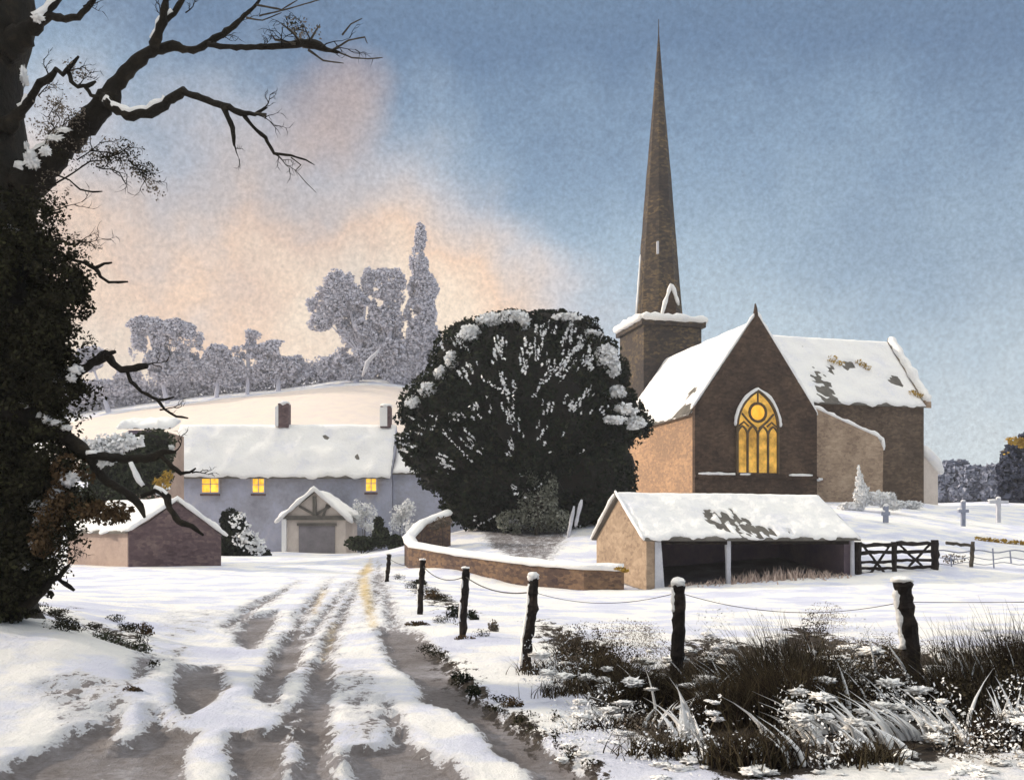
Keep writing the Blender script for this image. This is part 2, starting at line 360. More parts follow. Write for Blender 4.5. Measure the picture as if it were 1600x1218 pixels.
def maskof(polys, soft=.13, raw=()):
    m = np.zeros(len(gx)); sel = np.where((gy < 75) & (np.abs(gx) < 30))[0]
    for pl in polys:
        k = 1.0
        if isinstance(pl, tuple): pl, k = pl
        w = [onground(*p) for p in pl]
        s = soft*(np.clip(gy[sel]/9, .7, 4))
        v = np.clip(.5+sdist(w, gx[sel], gy[sel])/(2*s), 0, 1)*k
        m[sel] = np.maximum(m[sel], v)
    for w in raw: m[sel] = np.maximum(m[sel], np.clip(.5+sdist(w, gx[sel], gy[sel])/.5, 0, 1))
    return m
mud = [
    [(590, 978), (650, 984), (687, 1022), (737, 1079), (800, 1127), (875, 1170), (935, 1218), (1010, 1300), (890, 1300), (837, 1218), (819, 1191), (775, 1166), (750, 1135), (706, 1107), (662, 1095), (656, 1066), (619, 1041), (600, 1012)],
    [(487, 1030), (520, 1025), (522, 1060), (517, 1100), (514, 1150), (520, 1218), (525, 1300), (440, 1300), (452, 1218), (470, 1180), (462, 1130), (474, 1085)],
    ([(522, 1040), (590, 1045), (600, 1080), (610, 1110), (630, 1150), (540, 1160), (535, 1100), (520, 1090)], .42),
    [(598, 1080), (620, 1110), (650, 1165), (700, 1180), (735, 1218), (780, 1300), (560, 1300), (552, 1218), (545, 1190), (537, 1165), (600, 1158), (618, 1150), (600, 1115)],
    [(475, 980), (474, 1010), (462, 1040), (437, 1078), (430, 1102), (405, 1090), (400, 1070), (425, 1022), (448, 985)],
    [(370, 985), (385, 962), (437, 952), (425, 976), (395, 1015), (372, 1010)],
    [(268, 1058), (290, 1038), (340, 1038), (355, 1070), (330, 1092), (310, 1100), (290, 1120), (274, 1090)],
    [(356, 1150), (365, 1135), (410, 1140), (437, 1125), (450, 1095), (470, 1090), (462, 1130), (440, 1160), (440, 1218), (450, 1300), (350, 1300), (360, 1200)],
    [(0, 1198), (30, 1175), (75, 1160), (120, 1135), (165, 1118), (185, 1088), (192, 1130), (172, 1150), (180, 1180), (160, 1200), (155, 1218), (140, 1300), (-60, 1300)],
    [(163, 1165), (205, 1150), (228, 1140), (230, 1098), (245, 1100), (262, 1128), (310, 1135), (285, 1168), (292, 1218), (290, 1300), (165, 1300)],
    ([(50, 1060), (125, 1048), (190, 1062), (205, 1090), (180, 1118), (105, 1148), (85, 1110), (50, 1092)], .44),
    ([(155, 1118), (200, 1078), (245, 1042), (292, 1018), (292, 1006), (240, 1030), (190, 1066)], .66),
    ([(455, 960), (485, 930), (520, 900), (500, 945), (480, 975), (462, 990)], .74),
    ([(345, 975), (400, 935), (470, 905), (440, 930), (395, 960), (355, 985)], .78),
    ([(486, 1040), (496, 1000), (520, 960), (548, 920), (566, 888), (574, 888), (562, 925), (545, 965), (528, 1005), (524, 1035)], .74),
    ([(610, 1000), (600, 960), (594, 920), (586, 885), (594, 884), (612, 930), (625, 970), (645, 995)], .80),
    ([(425, 1040), (440, 1020), (480, 975), (520, 935), (545, 905), (552, 907), (520, 955), (480, 1010), (450, 1050), (435, 1060)], .80),
    ([(560, 985), (600, 940), (610, 900), (590, 880), (575, 900), (572, 950)], .66),
    ([(700, 830), (780, 836), (860, 838), (945, 855), (930, 866), (850, 858), (760, 852)], .62),
    ([(230, 960), (300, 950), (380, 955), (300, 1000), (250, 990)], .30),
]
earth = [
    [(835, 965), (905, 990), (960, 1015), (1010, 1055), (1060, 1010), (1110, 990), (1180, 1010), (1250, 975), (1330, 1000), (1400, 1010), (1480, 1020), (1600, 1000), (1660, 1010), (1680, 1170), (1500, 1175), (1440, 1195), (1330, 1180), (1240, 1218), (1120, 1218), (1070, 1185), (1000, 1150), (930, 1100), (880, 1060), (850, 1010)],
    [(672, 1010), (700, 1020), (745, 1070), (800, 1110), (860, 1140), (960, 1218), (925, 1218), (850, 1165), (780, 1120), (720, 1085)],
    ([(60, 955), (110, 945), (130, 975), (90, 985)], .7), ([(135, 965), (240, 1000), (240, 1030), (190, 1010), (140, 990)], .75),
    [(640, 905), (700, 930), (730, 955), (725, 965), (690, 950), (650, 925)],
]
straw = [[(556, 905), (575, 895), (585, 930), (590, 985), (575, 980), (560, 930)], [(500, 1028), (508, 990), (520, 965), (530, 970), (518, 1010), (512, 1032)],  # ochre slush: window light reflected in the wet lane, painted in
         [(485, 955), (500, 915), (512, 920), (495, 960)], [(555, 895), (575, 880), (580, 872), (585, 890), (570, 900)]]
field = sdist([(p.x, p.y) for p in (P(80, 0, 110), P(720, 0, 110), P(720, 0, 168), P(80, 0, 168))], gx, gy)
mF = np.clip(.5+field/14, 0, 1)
mR, mG, mB = maskof(mud, raw=[[(5.1, 38.1), (14.5, 40.4), (12.9, 46.6), (3.7, 44)]]), maskof(earth, .3), maskof(straw, .12)  # straw mask: window reflections painted on the lane
lump = fnoise(np.stack([gx*1.1, gy*1.1, 0*gx], 1), 4)-.5; fine = fnoise(np.stack([gx*5, gy*5, 0*gx+3], 1), 3)-.5
near = np.clip(1.6-gy/45, 0, 1)
big = fnoise(np.stack([gx*.16, gy*.16, 0*gx+9], 1), 3)-.5
edge = fnoise(np.stack([gx*3.3, gy*3.3, 0*gx+5], 1), 4)-.5
wetg = np.clip((mR+edge*.6-.42)/.2, 0, 1)
gzv = gzv+near*(lump*.11+fine*.035)*(1-.75*wetg)-.085*wetg*near-.03*np.clip(mG*2-1, 0, 1)*near+big*.35*np.clip((gy-20)/60, 0, 1)
nx_, ny_ = len(xs), len(ys)
ii = np.arange((ny_-1)*nx_).reshape(ny_-1, nx_)[:, :-1].ravel()
me = bpy.data.meshes.new('ground'); Q = np.stack([ii, ii+1, ii+nx_+1, ii+nx_], 1)
me.vertices.add(len(gx)); me.vertices.foreach_set('co', np.stack([gx, gy, gzv], 1).astype(np.float32).ravel())
me.loops.add(Q.size); me.loops.foreach_set('vertex_index', Q.astype(np.int32).ravel())
me.polygons.add(len(Q)); me.polygons.foreach_set('loop_start', np.arange(0, Q.size, 4, dtype=np.int32)); me.polygons.foreach_set('loop_total', np.full(len(Q), 4, dtype=np.int32))
me.update(calc_edges=True)
for nm, ar in (('mud', mR), ('earth', mG), ('straw', mB), ('sunlit_stubble', mF)):  # 'straw' holds the painted window reflections
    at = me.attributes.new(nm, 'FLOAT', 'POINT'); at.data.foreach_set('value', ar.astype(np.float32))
gm, t, b = mat_('snowy_ground'); v = coords(t)
mpn = N(t, 'ShaderNodeMapping'); mpn.inputs['Scale'].default_value = (1, .42, 1); link(t, v, mpn.inputs[0])
nA = noise_(t, mpn.outputs[0], 4.2, 10, .78); nB = noise_(t, v, .55, 6, .6); nF = noise_(t, v, 11, 6, .7)
def att(n): return N(t, 'ShaderNodeAttribute', attribute_name=n).outputs['Fac']
nG = math_(t, 'ADD', .5, math_(t, 'ADD', math_(t, 'MULTIPLY', math_(t, 'SUBTRACT', nA, .5), 1.0), math_(t, 'MULTIPLY', math_(t, 'SUBTRACT', nF, .5), .75)))
fm_ = lambda lo, hi: sstep(t, math_(t, 'ADD', att('mud'), math_(t, 'MULTIPLY', math_(t, 'SUBTRACT', nG, .5), 1.75)), lo, hi)
def patch(a, k, lo, hi): return sstep(t, math_(t, 'ADD', a, math_(t, 'MULTIPLY', math_(t, 'SUBTRACT', nA, .5), k)), lo, hi)
snow = ramp_(t, N_map(t, nB, .3, .7), [(0, L(.56, .58, .72)), (.40, L(.68, .70, .80)), (.56, L(.83, .82, .81)), (1, L(.90, .885, .84))])  # lavender stops paint soft shadows into the snow colour
slush = ramp_(t, N_map(t, nA, .3, .7), [(0, L(.50, .51, .56)), (1, L(.68, .68, .70))])
mudc = ramp_(t, N_map(t, math_(t, 'ADD', math_(t, 'MULTIPLY', nB, .6), math_(t, 'MULTIPLY', nF, .4)), .33, .67), [(0, L(.09, .076, .072)), (.4, L(.155, .138, .136)), (.7, L(.24, .225, .235)), (1, L(.42, .415, .45))])
earthc = ramp_(t, N_map(t, nF, .3, .7), [(0, L(.015, .011, .009)), (.6, L(.045, .034, .026)), (1, L(.11, .09, .07))])
fm = fm_(.49, .53)
col = mix_(t, patch(att('mud'), 1.9, .12, .5), snow, slush)
col = mix_(t, math_(t, 'MULTIPLY', patch(att('straw'), 1.0, .35, .9), .75), col, L(.62, .46, .20))  # painted window reflections on the slush
col = mix_(t, fm, col, mudc)
col = mix_(t, math_(t, 'MULTIPLY', patch(att('straw'), 1.0, .45, .9), .5), col, L(.55, .40, .14))  # the same painted reflections over the mud
col = mix_(t, patch(att('earth'), 2.9, .52, .62), col, earthc)
col = mix_(t, math_(t, 'MULTIPLY', patch(att('sunlit_stubble'), .5, .35, .6), .8), col, L(.76, .63, .53))  # hill field: stubble tone with warm sunlight painted in
link(t, col, b.inputs['Base Color'])
link(t, math_(t, 'SUBTRACT', .9, math_(t, 'MULTIPLY', fm, .42)), b.inputs['Roughness'])
bump(t, b, math_(t, 'ADD', nA, math_(t, 'MULTIPLY', nF, .8)), .9, .07)
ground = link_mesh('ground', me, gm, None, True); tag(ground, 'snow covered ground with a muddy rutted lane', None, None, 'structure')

# ------------------------------------------------------------------ snow that lies on roofs
def snow_sheet(name, A, B, Cc, Dd, parent, th=.16, cell=.2, seed=0, holes=(), jag=.12, mat=None):
    """A,B ridge ends; Cc,Dd eave ends (below A,B). Real slab of snow with worn-through holes and a ragged eave"""
    A, B, Cc, Dd = map(Vector, (A, B, Cc, Dd)); n = (B-A).cross(Cc-A).normalized()
    if n.z < 0: n = -n
    lu, lv = (B-A).length, (Cc-A).length; nu, nv = max(4, int(lu/cell)), max(4, int(lv/cell)); mb = MB()
    idx = []
    for j in range(nv+1):
        for i in range(nu+1):
            u, v = i/nu, j/nv
            vv = v*(1+(jag*mn.fractal(Vector((u*lu*.9, seed, 1)), 1, 2, 4))/lv*3) if v > .5 else v
            uu = u+(mn.noise(Vector((seed+4, v*lv*1.3, 2)))*jag*.7/lu if u in (0, 1) else 0)
            p = (A+(B-A)*uu)*(1-vv)+(Cc+(Dd-Cc)*uu)*vv
            e = min(1, min(v*lv+.25*th, (1-v)*lv, u*lu, (1-u)*lu)/(th*1.2)); e = max(e, 0)**.5
            h = th*e*(.75+.85*mn.fractal(Vector(p*.7)+Vector((seed, 0, 0)), 1, 2, 3)+.5*mn.noise(p*3.1))
            for (hu, hv, ru, rv) in holes:
                q = ((u-hu)/ru)**2+((v-hv)/rv)**2+mn.fractal(Vector((u*lu*2.6, v*lv*2.6, seed)), .6, 2, 4)*1.5
                if q < 1: h = -.10*min(1, (1-q)*3)
            mb.v.append(tuple(p+n*h))
    g = lambda i, j: j*(nu+1)+i
    for j in range(nv):
        for i in range(nu): mb.f.append((g(i, j), g(i, j+1), g(i+1, j+1), g(i+1, j)))
    ring = [g(i, 0) for i in range(nu+1)]+[g(nu, j) for j in range(1, nv+1)]+[g(i, nv) for i in range(nu-1, -1, -1)]+[g(0, j) for j in range(nv-1, 0, -1)]
    b0 = len(mb.v)
    for k in ring: mb.v.append(tuple(Vector(mb.v[k])-n*(th*.35+.02)))
    for q in range(len(ring)):
        r = (q+1) % len(ring); mb.f.append((ring[q], ring[r], b0+r, b0+q))
    return mb.build(name, mat or M['snow'], parent, True)
def rope(pts, r, seed=0, step=.25):           # irregular ridge of lying snow along a line
    out, rad = [], []
    for a, b in zip(pts[:-1], pts[1:]):
        a, b = Vector(a), Vector(b); k = max(2, int((b-a).length/step))
        for i in range(k): out.append(a.lerp(b, i/k))
    out.append(Vector(pts[-1]))
    for i, p in enumerate(out):
        q = mn.noise(p*1.7+Vector((seed, 0, 0))); rad.append(r*(1+.45*q)); out[i] = p+Vector((0, 0, r*.3*q))
    rad[0] *= .5; rad[-1] *= .5
    return MB().tube(out, rad, 7, .15, seed)

class Frame:
    def __init__(s, o, dx, dy): s.o = Vector(o); s.x = Vector(dx).normalized(); s.y = Vector(dy).normalized()
    def __call__(s, w, t, z): q = s.o+s.x*w+s.y*t; return Vector((q.x, q.y, z))
Z = Vector((0, 0, 1))
def gabled(F, a0, a1, l0, l1, zb, ze, zr, swap, parent, wallmat, roofmat, oh=.25, ohl=.2, th=.18, cell=.25, holesA=(), holesB=(), seed=0, walls='wall', snowth=.12, solid=True):
    """swap False: a runs along F.x and l along F.y; True: a along F.y, l along F.x"""
    pt = (lambda a, l, z: F(l, a, z)) if swap else (lambda a, l, z: F(a, l, z))
    am = (a0+a1)/2; ext = (F.x if swap else F.y)*(l1-l0); lx = F.x if swap else F.y
    if solid:
        MB().prism([pt(a0, l0, zb), pt(a1, l0, zb), pt(a1, l0, ze), pt(am, l0, zr), pt(a0, l0, ze)], ext).build(walls, wallmat, parent)
    sl = (zr-ze)/(am-a0); out = []
    for k, (ae, sgn, hol) in enumerate(((a0, -1, holesA), (a1, 1, holesB))):
        A = pt(am, l0-ohl, zr+.03); B = pt(am, l1+ohl, zr+.03); Cc = pt(ae+sgn*oh, l0-ohl, ze+.03-sl*oh); Dd = pt(ae+sgn*oh, l1+ohl, ze+.03-sl*oh)
        r = MB().quadbox(A, B, Dd, Cc, Z*.12).build('roof', roofmat, parent); up = Z*.125
        snow_sheet('roof_snow', A+up, B+up, Cc+up, Dd+up, r, snowth, cell, seed+k, hol); out.append((A, B, Cc, Dd))
    return out

# ================================================================== CHURCH
ang = (.968, .249, 0); per = (-.249, .968, 0)
F = Frame((12.92, 68, 0), ang, per)
ch = thing('church', 'brown stone village church with snowy roofs, tall spire and glowing arched window', 'church', F(4.7, 4, 4.0))
zb, ze, zr = 2.6, 10.55, 17.0
gabled(F, 0, 9.42, 0, 16, zb, ze, zr, False, ch, M['lit_sandstone'], M['slate'], oh=.3, ohl=-.25, cell=.3, seed=2, holesA=((.10, .93, .10, .07), (.15, .72, .05, .06)), walls='transept_wall')
# the end wall in darker stone with its shade painted in, thicker than the wall behind it, with raised raking parapet
fw = MB().prism([F(-.12, -.35, zb), F(9.54, -.35, zb), F(9.54, -.35, ze+.05), F(4.71, -.35, zr+.55), F(-.12, -.35, ze+.05)], F.y*.42).build('gable_wall', M['shadestone'], ch)
rope([F(-.2, -.15, ze+.2), F(4.66, -.15, zr+.62)], .12, 1).build('parapet_snow', M['snow'], fw, True)
rope([F(4.75, -.15, zr+.62), F(9.7, -.15, ze-.05)], .20, 2).build('parapet_snow', M['snow'], fw, True)
MB().tube([F(4.71, -.15, zr+.4), F(4.71, -.15, zr+1.0), F(4.68, -.15, zr+1.3)], [.22, .12, .05], 6).build('finial', M['shadestone'], fw)
# string course below the window with lying snow
MB().box(F(4.71, -.42, 5.85), F.x*4.86, F.y*.10, Z*.09).build('string_course', M['shadestone'], fw)
rope([F(.1, -.47, 6.0), F(5.4, -.47, 6.02)], .10, 3).build('ledge_snow', M['snow'], fw, True)
rope([F(7.2, -.47, 6.0), F(9.1, -.47, 6.03)], .11, 4).build('ledge_snow', M['snow'], fw, True)
# pointed window
win = thing('arched_window', None, None, (0, 0, 0)); win.parent = ch; win.location = F(4.71, -.35, 6.0)-origin(ch)
cx, hw, z0, zs, za = 4.71, 1.62, 6.05, 9.35, 12.0
def arch(cx, hw, zs, za, n=9, t=0):
    h = za-zs; R = (hw*hw+h*h)/(2*hw); pts = []
    a1 = math.asin(min(1, h/R))
    for i in range(n+1): a = a1*i/n; pts.append((cx-hw+R-R*math.cos(a), zs+R*math.sin(a)))
    return pts+[(2*cx-x, z) for x, z in reversed(pts[:-1])]
ar = arch(cx, hw, zs, za)
MB().prism([F(x, -.42, z) for x, z in [(cx-hw, z0)]+ar+[(cx+hw, z0)]], F.y*.05).build('stained_glass', M['glass'], win)
fr = MB(); T = -.47
fr.tube([F(cx-hw, T, z0), *[F(x, T, z) for x, z in ar], F(cx+hw, T, z0)], .12, 6)
lw = 2*hw/4
for k in (1, 2, 3): fr.tube([F(cx-hw+k*lw, T, z0), F(cx-hw+k*lw, T, 8.95)], .095, 6)
for k in range(4):
    lx = cx-hw+(k+.5)*lw; fr.tube([F(x, T, z) for x, z in arch(lx, lw/2, 8.75, 9.45, 5)], .085, 6)
cr = [(cx+.66*math.cos(a), 10.45+.66*math.sin(a)) for a in np.linspace(0, 2*PI, 17)]
fr.tube([F(x, T, z) for x, z in cr], .10, 6)
for s in (-1, 1):
    fr.tube([F(cx+s*.1, T, 9.3), F(cx+s*.75, T, 9.8), F(cx+s*1.25, T, 10.35)], .08, 6)
    fr.tube([F(cx+s*1.55, T, 9.4), F(cx+s*1.1, T, 9.75), F(cx+s*.72, T, 9.45)], .07, 6)
fr.tube([F(cx, T, 11.1), F(cx, T, 11.9)], .07, 6)
MB.build(fr, 'tracery', M['tracery'], win)
MB().prism([F(cx+.52*math.cos(a), -.445, 10.45+.52*math.sin(a)) for a in np.linspace(0, 2*PI, 14)[:-1]], F.y*.02).build('roundel', M['roundel'], win)
MB().box(F(cx, -.45, z0-.02), F.x*1.8, F.y*.12, Z*.1).build('sill', M['shadestone'], win)
hood = [(cx+(x-cx)*1.1, z+.10+(.05 if z > 11 else 0)) for x, z in ar]
rope([F(x, -.5, z) for x, z in hood], .13, 5, .2).build('hood_snow', M['snow'], win, True)
# nave running to the right
wing = gabled(F, 2.0, 11.0, 9.5, 20.4, 2.6, 11.9, 17.45, True, ch, M['navestone'], M['slate'], oh=.3, ohl=.0, cell=.28, seed=8, holesA=((.24, .78, .07, .26), (.53, .42, .05, .06), (.37, .5, .05, .05), (.86, .62, .05, .08)), walls='nave_wall')
A, B, Cc, Dd = wing[0]
cp1 = MB(); cp1.quadbox(B+Z*.0, B+F.x*.45, Dd+F.x*.45, Dd, Z*.45); cp1.build('gable_coping', M['rubble'], ch)
rope([B+F.x*.22+Z*.55, Dd+F.x*.22+Z*.5], .33, 9, .35).build('coping_snow', M['snow'], ch, True)
# raking aisle wall leaning on the nave, with a line of snow on its slope
aw = MB().prism([F(9.6, .5, 2.6), F(15.6, .5, 2.6), F(15.7, .5, 8.2), F(15.2, .5, 9.05), F(9.6, .5, 11.15)], F.y*1.55).build('aisle_wall', M['rubble'], ch)
rope([F(9.9, .75, 11.2), F(12.5, .75, 10.2), F(15.0, .75, 9.3), F(15.75, .75, 8.9), F(15.85, .7, 8.1)], .19, 12).build('aisle_snow', M['snow'], ch, True)
rope([F(9.7, .3, 5.75), F(10.4, .3, 5.8)], .14, 13).build('ledge_snow', M['snow'], ch, True)
# snow drifted over the low buttress at the far end
bt = MB().prism([F(20.42, 2.4, 2.6), F(22.0, 2.4, 2.6), F(22.0, 2.4, 6.6), F(21.4, 2.4, 7.6), F(20.42, 2.4, 8.4)], F.y*2.2).build('corner_buttress', M['cream'], ch)
rope([F(20.5, 2.5, 8.6), F(21.3, 2.5, 7.9), F(22.1, 2.5, 7.0), F(22.5, 2.5, 6.6)], .42, 15, .3).build('buttress_snow', M['snow'], bt, True)
# tower and spire
tw = Frame(F(2.61, 15.8, 0), ang, per); ts = 5.5
MB().prism([tw(0, 0, 2.6), tw(ts, 0, 2.6), tw(ts, 0, 20.1), tw(0, 0, 20.1)], tw.y*5.8).build('tower', M['spire'], ch)
cn = MB().box(tw(ts/2, 2.9, 20.3), tw.x*(ts/2+.3), tw.y*3.2, Z*.24).build('cornice', M['spire'], ch)
snow_c = MB(); 
for k, (a, b) in enumerate((((-.35, -.35), (ts+.35, -.35)), ((-.35, -.35), (-.35, 6.15)), ((ts+.35, -.35), (ts+.35, 6.15)), ((-.35, 6.15), (ts+.35, 6.15)))):
    m_ = rope([tw(*a, 20.75), tw(*b, 20.75)], .34, 20+k, .4); snow_c.add(m_.v, m_.f)
snow_c.build('cornice_snow', M['snow'], cn, True)
sc_ = tw(ts/2-.1, 2.9, 0); mbs = MB(); ring = []
nl = 40
prof = [(0, 2.12), (.06, 1.98), (.25, 1.58), (.5, 1.08), (.75, .52), (.95, .12), (1, .03)]
def pr(u):
    for (a, ra), (b_, rb) in zip(prof[:-1], prof[1:]):
        if u <= b_: return ra+(rb-ra)*(u-a)/(b_-a)
    return .03
for j in range(nl+1):
    u = j/nl; z = 20.5+u*27.0
    for k in range(8):
        a = 2*PI*(k+.5)/8+.25; r = pr(u)*1.06*(1+.025*mn.noise(Vector((k, z*.8, 3))))
        mbs.v.append((sc_.x+r*math.cos(a), sc_.y+r*math.sin(a), z))
for j in range(nl):
    for k in range(8): mbs.f.append((j*8+k, j*8+(k+1) % 8, (j+1)*8+(k+1) % 8, (j+1)*8+k))
sp_ = mbs.build('spire', M['spire'], ch)
MB().tube([(sc_.x, sc_.y, 47.3), (sc_.x, sc_.y, 48.6)], [.06, .03], 6).build('vane_rod', M['wire'], sp_)
# lucarne with a snowy gable
lc = Frame(tw(ts/2+.05, .75, 0), ang, per)
lu = MB().prism([lc(-.55, -.15, 20.6), lc(.55, -.15, 20.6), lc(.55, -.15, 22.2), lc(0, -.15, 23.7), lc(-.55, -.15, 22.2)], lc.y*2.0).build('lucarne', M['shadestone'], sp_)
rope([lc(-1.0, -.25, 20.7), lc(-.55, -.25, 22.3), lc(0, -.25, 23.9), lc(.15, -.25, 23.7), lc(.75, -.25, 22.1)], .17, 31, .25).build('lucarne_snow', M['snow'], lu, True)
a0_ = 2*PI*4.5/8+.25
rope([(sc_.x-2.2, sc_.y-.8, 20.9), (sc_.x-1.98, sc_.y-.75, 23.6), (sc_.x-1.75, sc_.y-.65, 27.0)], .085, 33, .4).build('edge_snow', M['snow'], sp_, True)
MB().box((sc_.x-.35, sc_.y-1.62, 27.3), Vector((.09, 0, 0)), Vector((0, .25, 0)), Z*.55).build('slit_window', M['palepost'], sp_)
# yellow lichen on the nave roof
pts = [A.lerp(B, u).lerp(Cc.lerp(Dd, u), v)+Z*.42 for u, v in ((.40, .42), (.46, .45), (.43, .36), (.62, .42), (.67, .5), (.64, .46), (.93, .86), (.97, .9))]
for k, (i, j) in enumerate(((0, 3), (3, 6), (6, 8))): leaf_cloud('lichen', M['moss'], ch, [(p, (.38, .3, .2)) for p in pts[i:j]], 130, .09, seed=5+k)

# ================================================================== CART SHED
SF = Frame((5.32, 38, 0), ang, per)
sh = thing('cart_shed', 'long open fronted stone cart shed with snow roof below the church', 'shed', SF(4.6, 3, -.4))
dpt, ln = 5.9, 9.36; se, sr = 1.55, 3.32
gb = MB().prism([SF(0, 0, -1.2), SF(0, dpt, -1.2), SF(0, dpt, se), SF(0, dpt/2, sr), SF(0, 0, se)], SF.x*.35).build('gable_wall', M['rubble'], sh)
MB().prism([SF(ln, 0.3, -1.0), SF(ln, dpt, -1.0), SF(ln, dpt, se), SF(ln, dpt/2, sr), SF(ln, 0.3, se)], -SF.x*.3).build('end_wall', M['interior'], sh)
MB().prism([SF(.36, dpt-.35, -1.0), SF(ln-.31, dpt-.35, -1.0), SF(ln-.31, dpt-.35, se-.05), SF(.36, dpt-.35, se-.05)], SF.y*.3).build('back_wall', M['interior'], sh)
gabled(SF, 0, dpt, 0, ln, 0, se, sr, True, sh, None, M['slate'], oh=.22, ohl=.16, cell=.12, seed=14, holesA=((.36, .62, .02, .22), (.40, .70, .016, .26), (.44, .66, .018, .30), (.485, .72, .016, .28), (.52, .80, .014, .2), (.56, .84, .014, .14), (.60, .88, .012, .08), (.67, .9, .012, .05)), solid=False, snowth=.085)
rope([SF(-.2, -.25, se-.05), SF(-.2, dpt/2, sr+.22), SF(-.2, dpt+.25, se-.05)], .075, 18).build('verge_snow', M['snow'], sh, True)
MB().prism([SF(.36, -.02, -.9), SF(.80, -.02, -.9), SF(.62, -.02, 1.42), (SF(.36, -.02, 1.42))], SF.y*.35).build('post', M['palepost'], sh)
MB().tube([SF(3.65, .1, -.8), SF(3.6, .1, .3), SF(3.58, .1, 1.45)], [.13, .11, .14], 8, .25).build('post', M['palepost'], sh)
MB().tube([SF(ln-.05, .05, -.7), SF(ln-.07, .05, 1.45)], [.09, .09], 8, .2).build('post', M['palepost'], sh)
MB().box(SF(ln/2+.1, .1, 1.40), SF.x*(ln/2-.35), SF.y*.09, Z*.10).build('beam', M['wood'], sh)
Rw = np.random.RandomState(8); wl_ = np.concatenate([Rw.normal(5.6, .5, 90), Rw.normal(7.4, .6, 110), Rw.normal(4.4, .4, 40), Rw.normal(2.8, .8, 40), Rw.uniform(1, 9, 60)])
wb = np.array([tuple(SF(w, -.1+.4*Rw.normal(), 0)) for w in wl_]); wb[:, 2] = gz_np(wb[:, 0], wb[:, 1])-.05
SHW = (wb, .12+.50*Rw.rand(len(wb))*np.exp(-((wl_-5.8)/2.6)**2), np.stack([Rw.normal(0, .14, len(wb)), 0*wl_, 0*wl_], 1), .018+.03*Rw.rand(len(wb)))
WEEDTAG = ('pale frosted weeds along the foot of the open shed front', 'weeds', None, 'stuff')

# ================================================================== LONG HOUSE
HF = Frame((-26.7, 75, 0), (1, .008, 0), (-.008, 1, 0))
ho = thing('house', 'long grey rendered farmhouse with white snow roof and three lamplit windows', 'house', HF(9, 3, .4))
wl = 16.9
MB().prism([HF(0, 0, -1), HF(0, 6.6, -1), HF(0, 6.6, 6.6), HF(0, 3.3, 10.6), HF(0, 0, 6.6)], HF.x*(wl+.4)).build('wall', M['render'], ho)
gabled(HF, 0, 6.6, 0, wl, 0, 6.6, 10.5, True, ho, None, M['slate'], oh=.5, ohl=.35, cell=.35, seed=40, solid=False, snowth=.16)
MB().prism([HF(wl+.42, .35, -1), HF(wl+8, .35, -1), HF(wl+8, .35, 6.5), HF(wl+.42, .35, 6.5)], HF.y*5.8).build('side_wing', M['render'], ho)
wr = MB().quadbox(HF(wl+.45, 3.2, 8.6), HF(wl+8.2, 3.2, 8.6), HF(wl+8.2, .05, 6.4), HF(wl+.45, .05, 6.4), Z*.12).build('wing_roof', M['slate'], ho)
snow_sheet('roof_snow', HF(wl+.45, 3.2, 8.73), HF(wl+8.2, 3.2, 8.73), HF(wl+.45, .05, 6.53), HF(wl+8.2, .05, 6.53), wr, .2, .35, 44)
for k, (a, w_, hgt) in enumerate(((8.15, .42, 1.95), (16.45, .42, 1.75))):
    c_ = MB().box(HF(a, 3.3, 10.4+hgt/2), HF.x*w_, HF.y*.5, Z*hgt/2)
    c_ = c_.build('chimney', M['brick_shade'], ho)
    MB().blob(HF(a, 3.3, 10.42+hgt), (w_*1.15, .6, .25), .2, 1, 12, 8, k).build('chimney_snow', M['snow'], c_, True)
    if k == 1: MB().quadbox(HF(a-w_-.03, 2.74, 10.5), HF(a+w_*.35, 2.74, 10.5), HF(a+w_*.35, 2.74, 10.3+hgt), HF(a-w_-.03, 2.74, 10.3+hgt), HF.y*.06).build('blown_snow', M['snow'], c_)
    else: MB().quadbox(HF(a-w_-.22, 2.76, 10.5), HF(a-w_+.04, 2.76, 10.5), HF(a-w_+.04, 2.76, 10.3+hgt), HF(a-w_-.22, 2.76, 10.1+hgt), HF.y*.5).build('blown_snow', M['snow'], c_)
for k, (px, py, w_, h_) in enumerate(((329, 756, 13, 13), (404, 757, 9, 12), (580, 755, 8, 12))):
    p = P(px, py, 74.9); w2, h2 = w_/FPX*75, h_/FPX*75
    wi = MB().box(p, HF.x*w2, HF.y*.03, Z*h2).build('window', M['lamplit'], ho)
    fb = MB()
    for s in (-1, 1): fb.box(p+HF.x*s*(w2+.04)-HF.y*.05, HF.x*.05, HF.y*.07, Z*(h2+.08)); fb.box(p+Z*s*(h2+.03)-HF.y*.06, HF.x*(w2-.01), HF.y*.07, Z*.05)
    fb.box(p-HF.y*.04, HF.x*.03, HF.y*.03, Z*(h2-.02)); fb.box(p-HF.y*.035, HF.x*(w2-.01), HF.y*.03, Z*.025)
    fb.build('frame', M['render'], wi)
    MB().box(p-Z*(h2+.18)-HF.y*.1, HF.x*(w2+.1), HF.y*.12, Z*.08).build('sill', M['brick_shade'], wi)

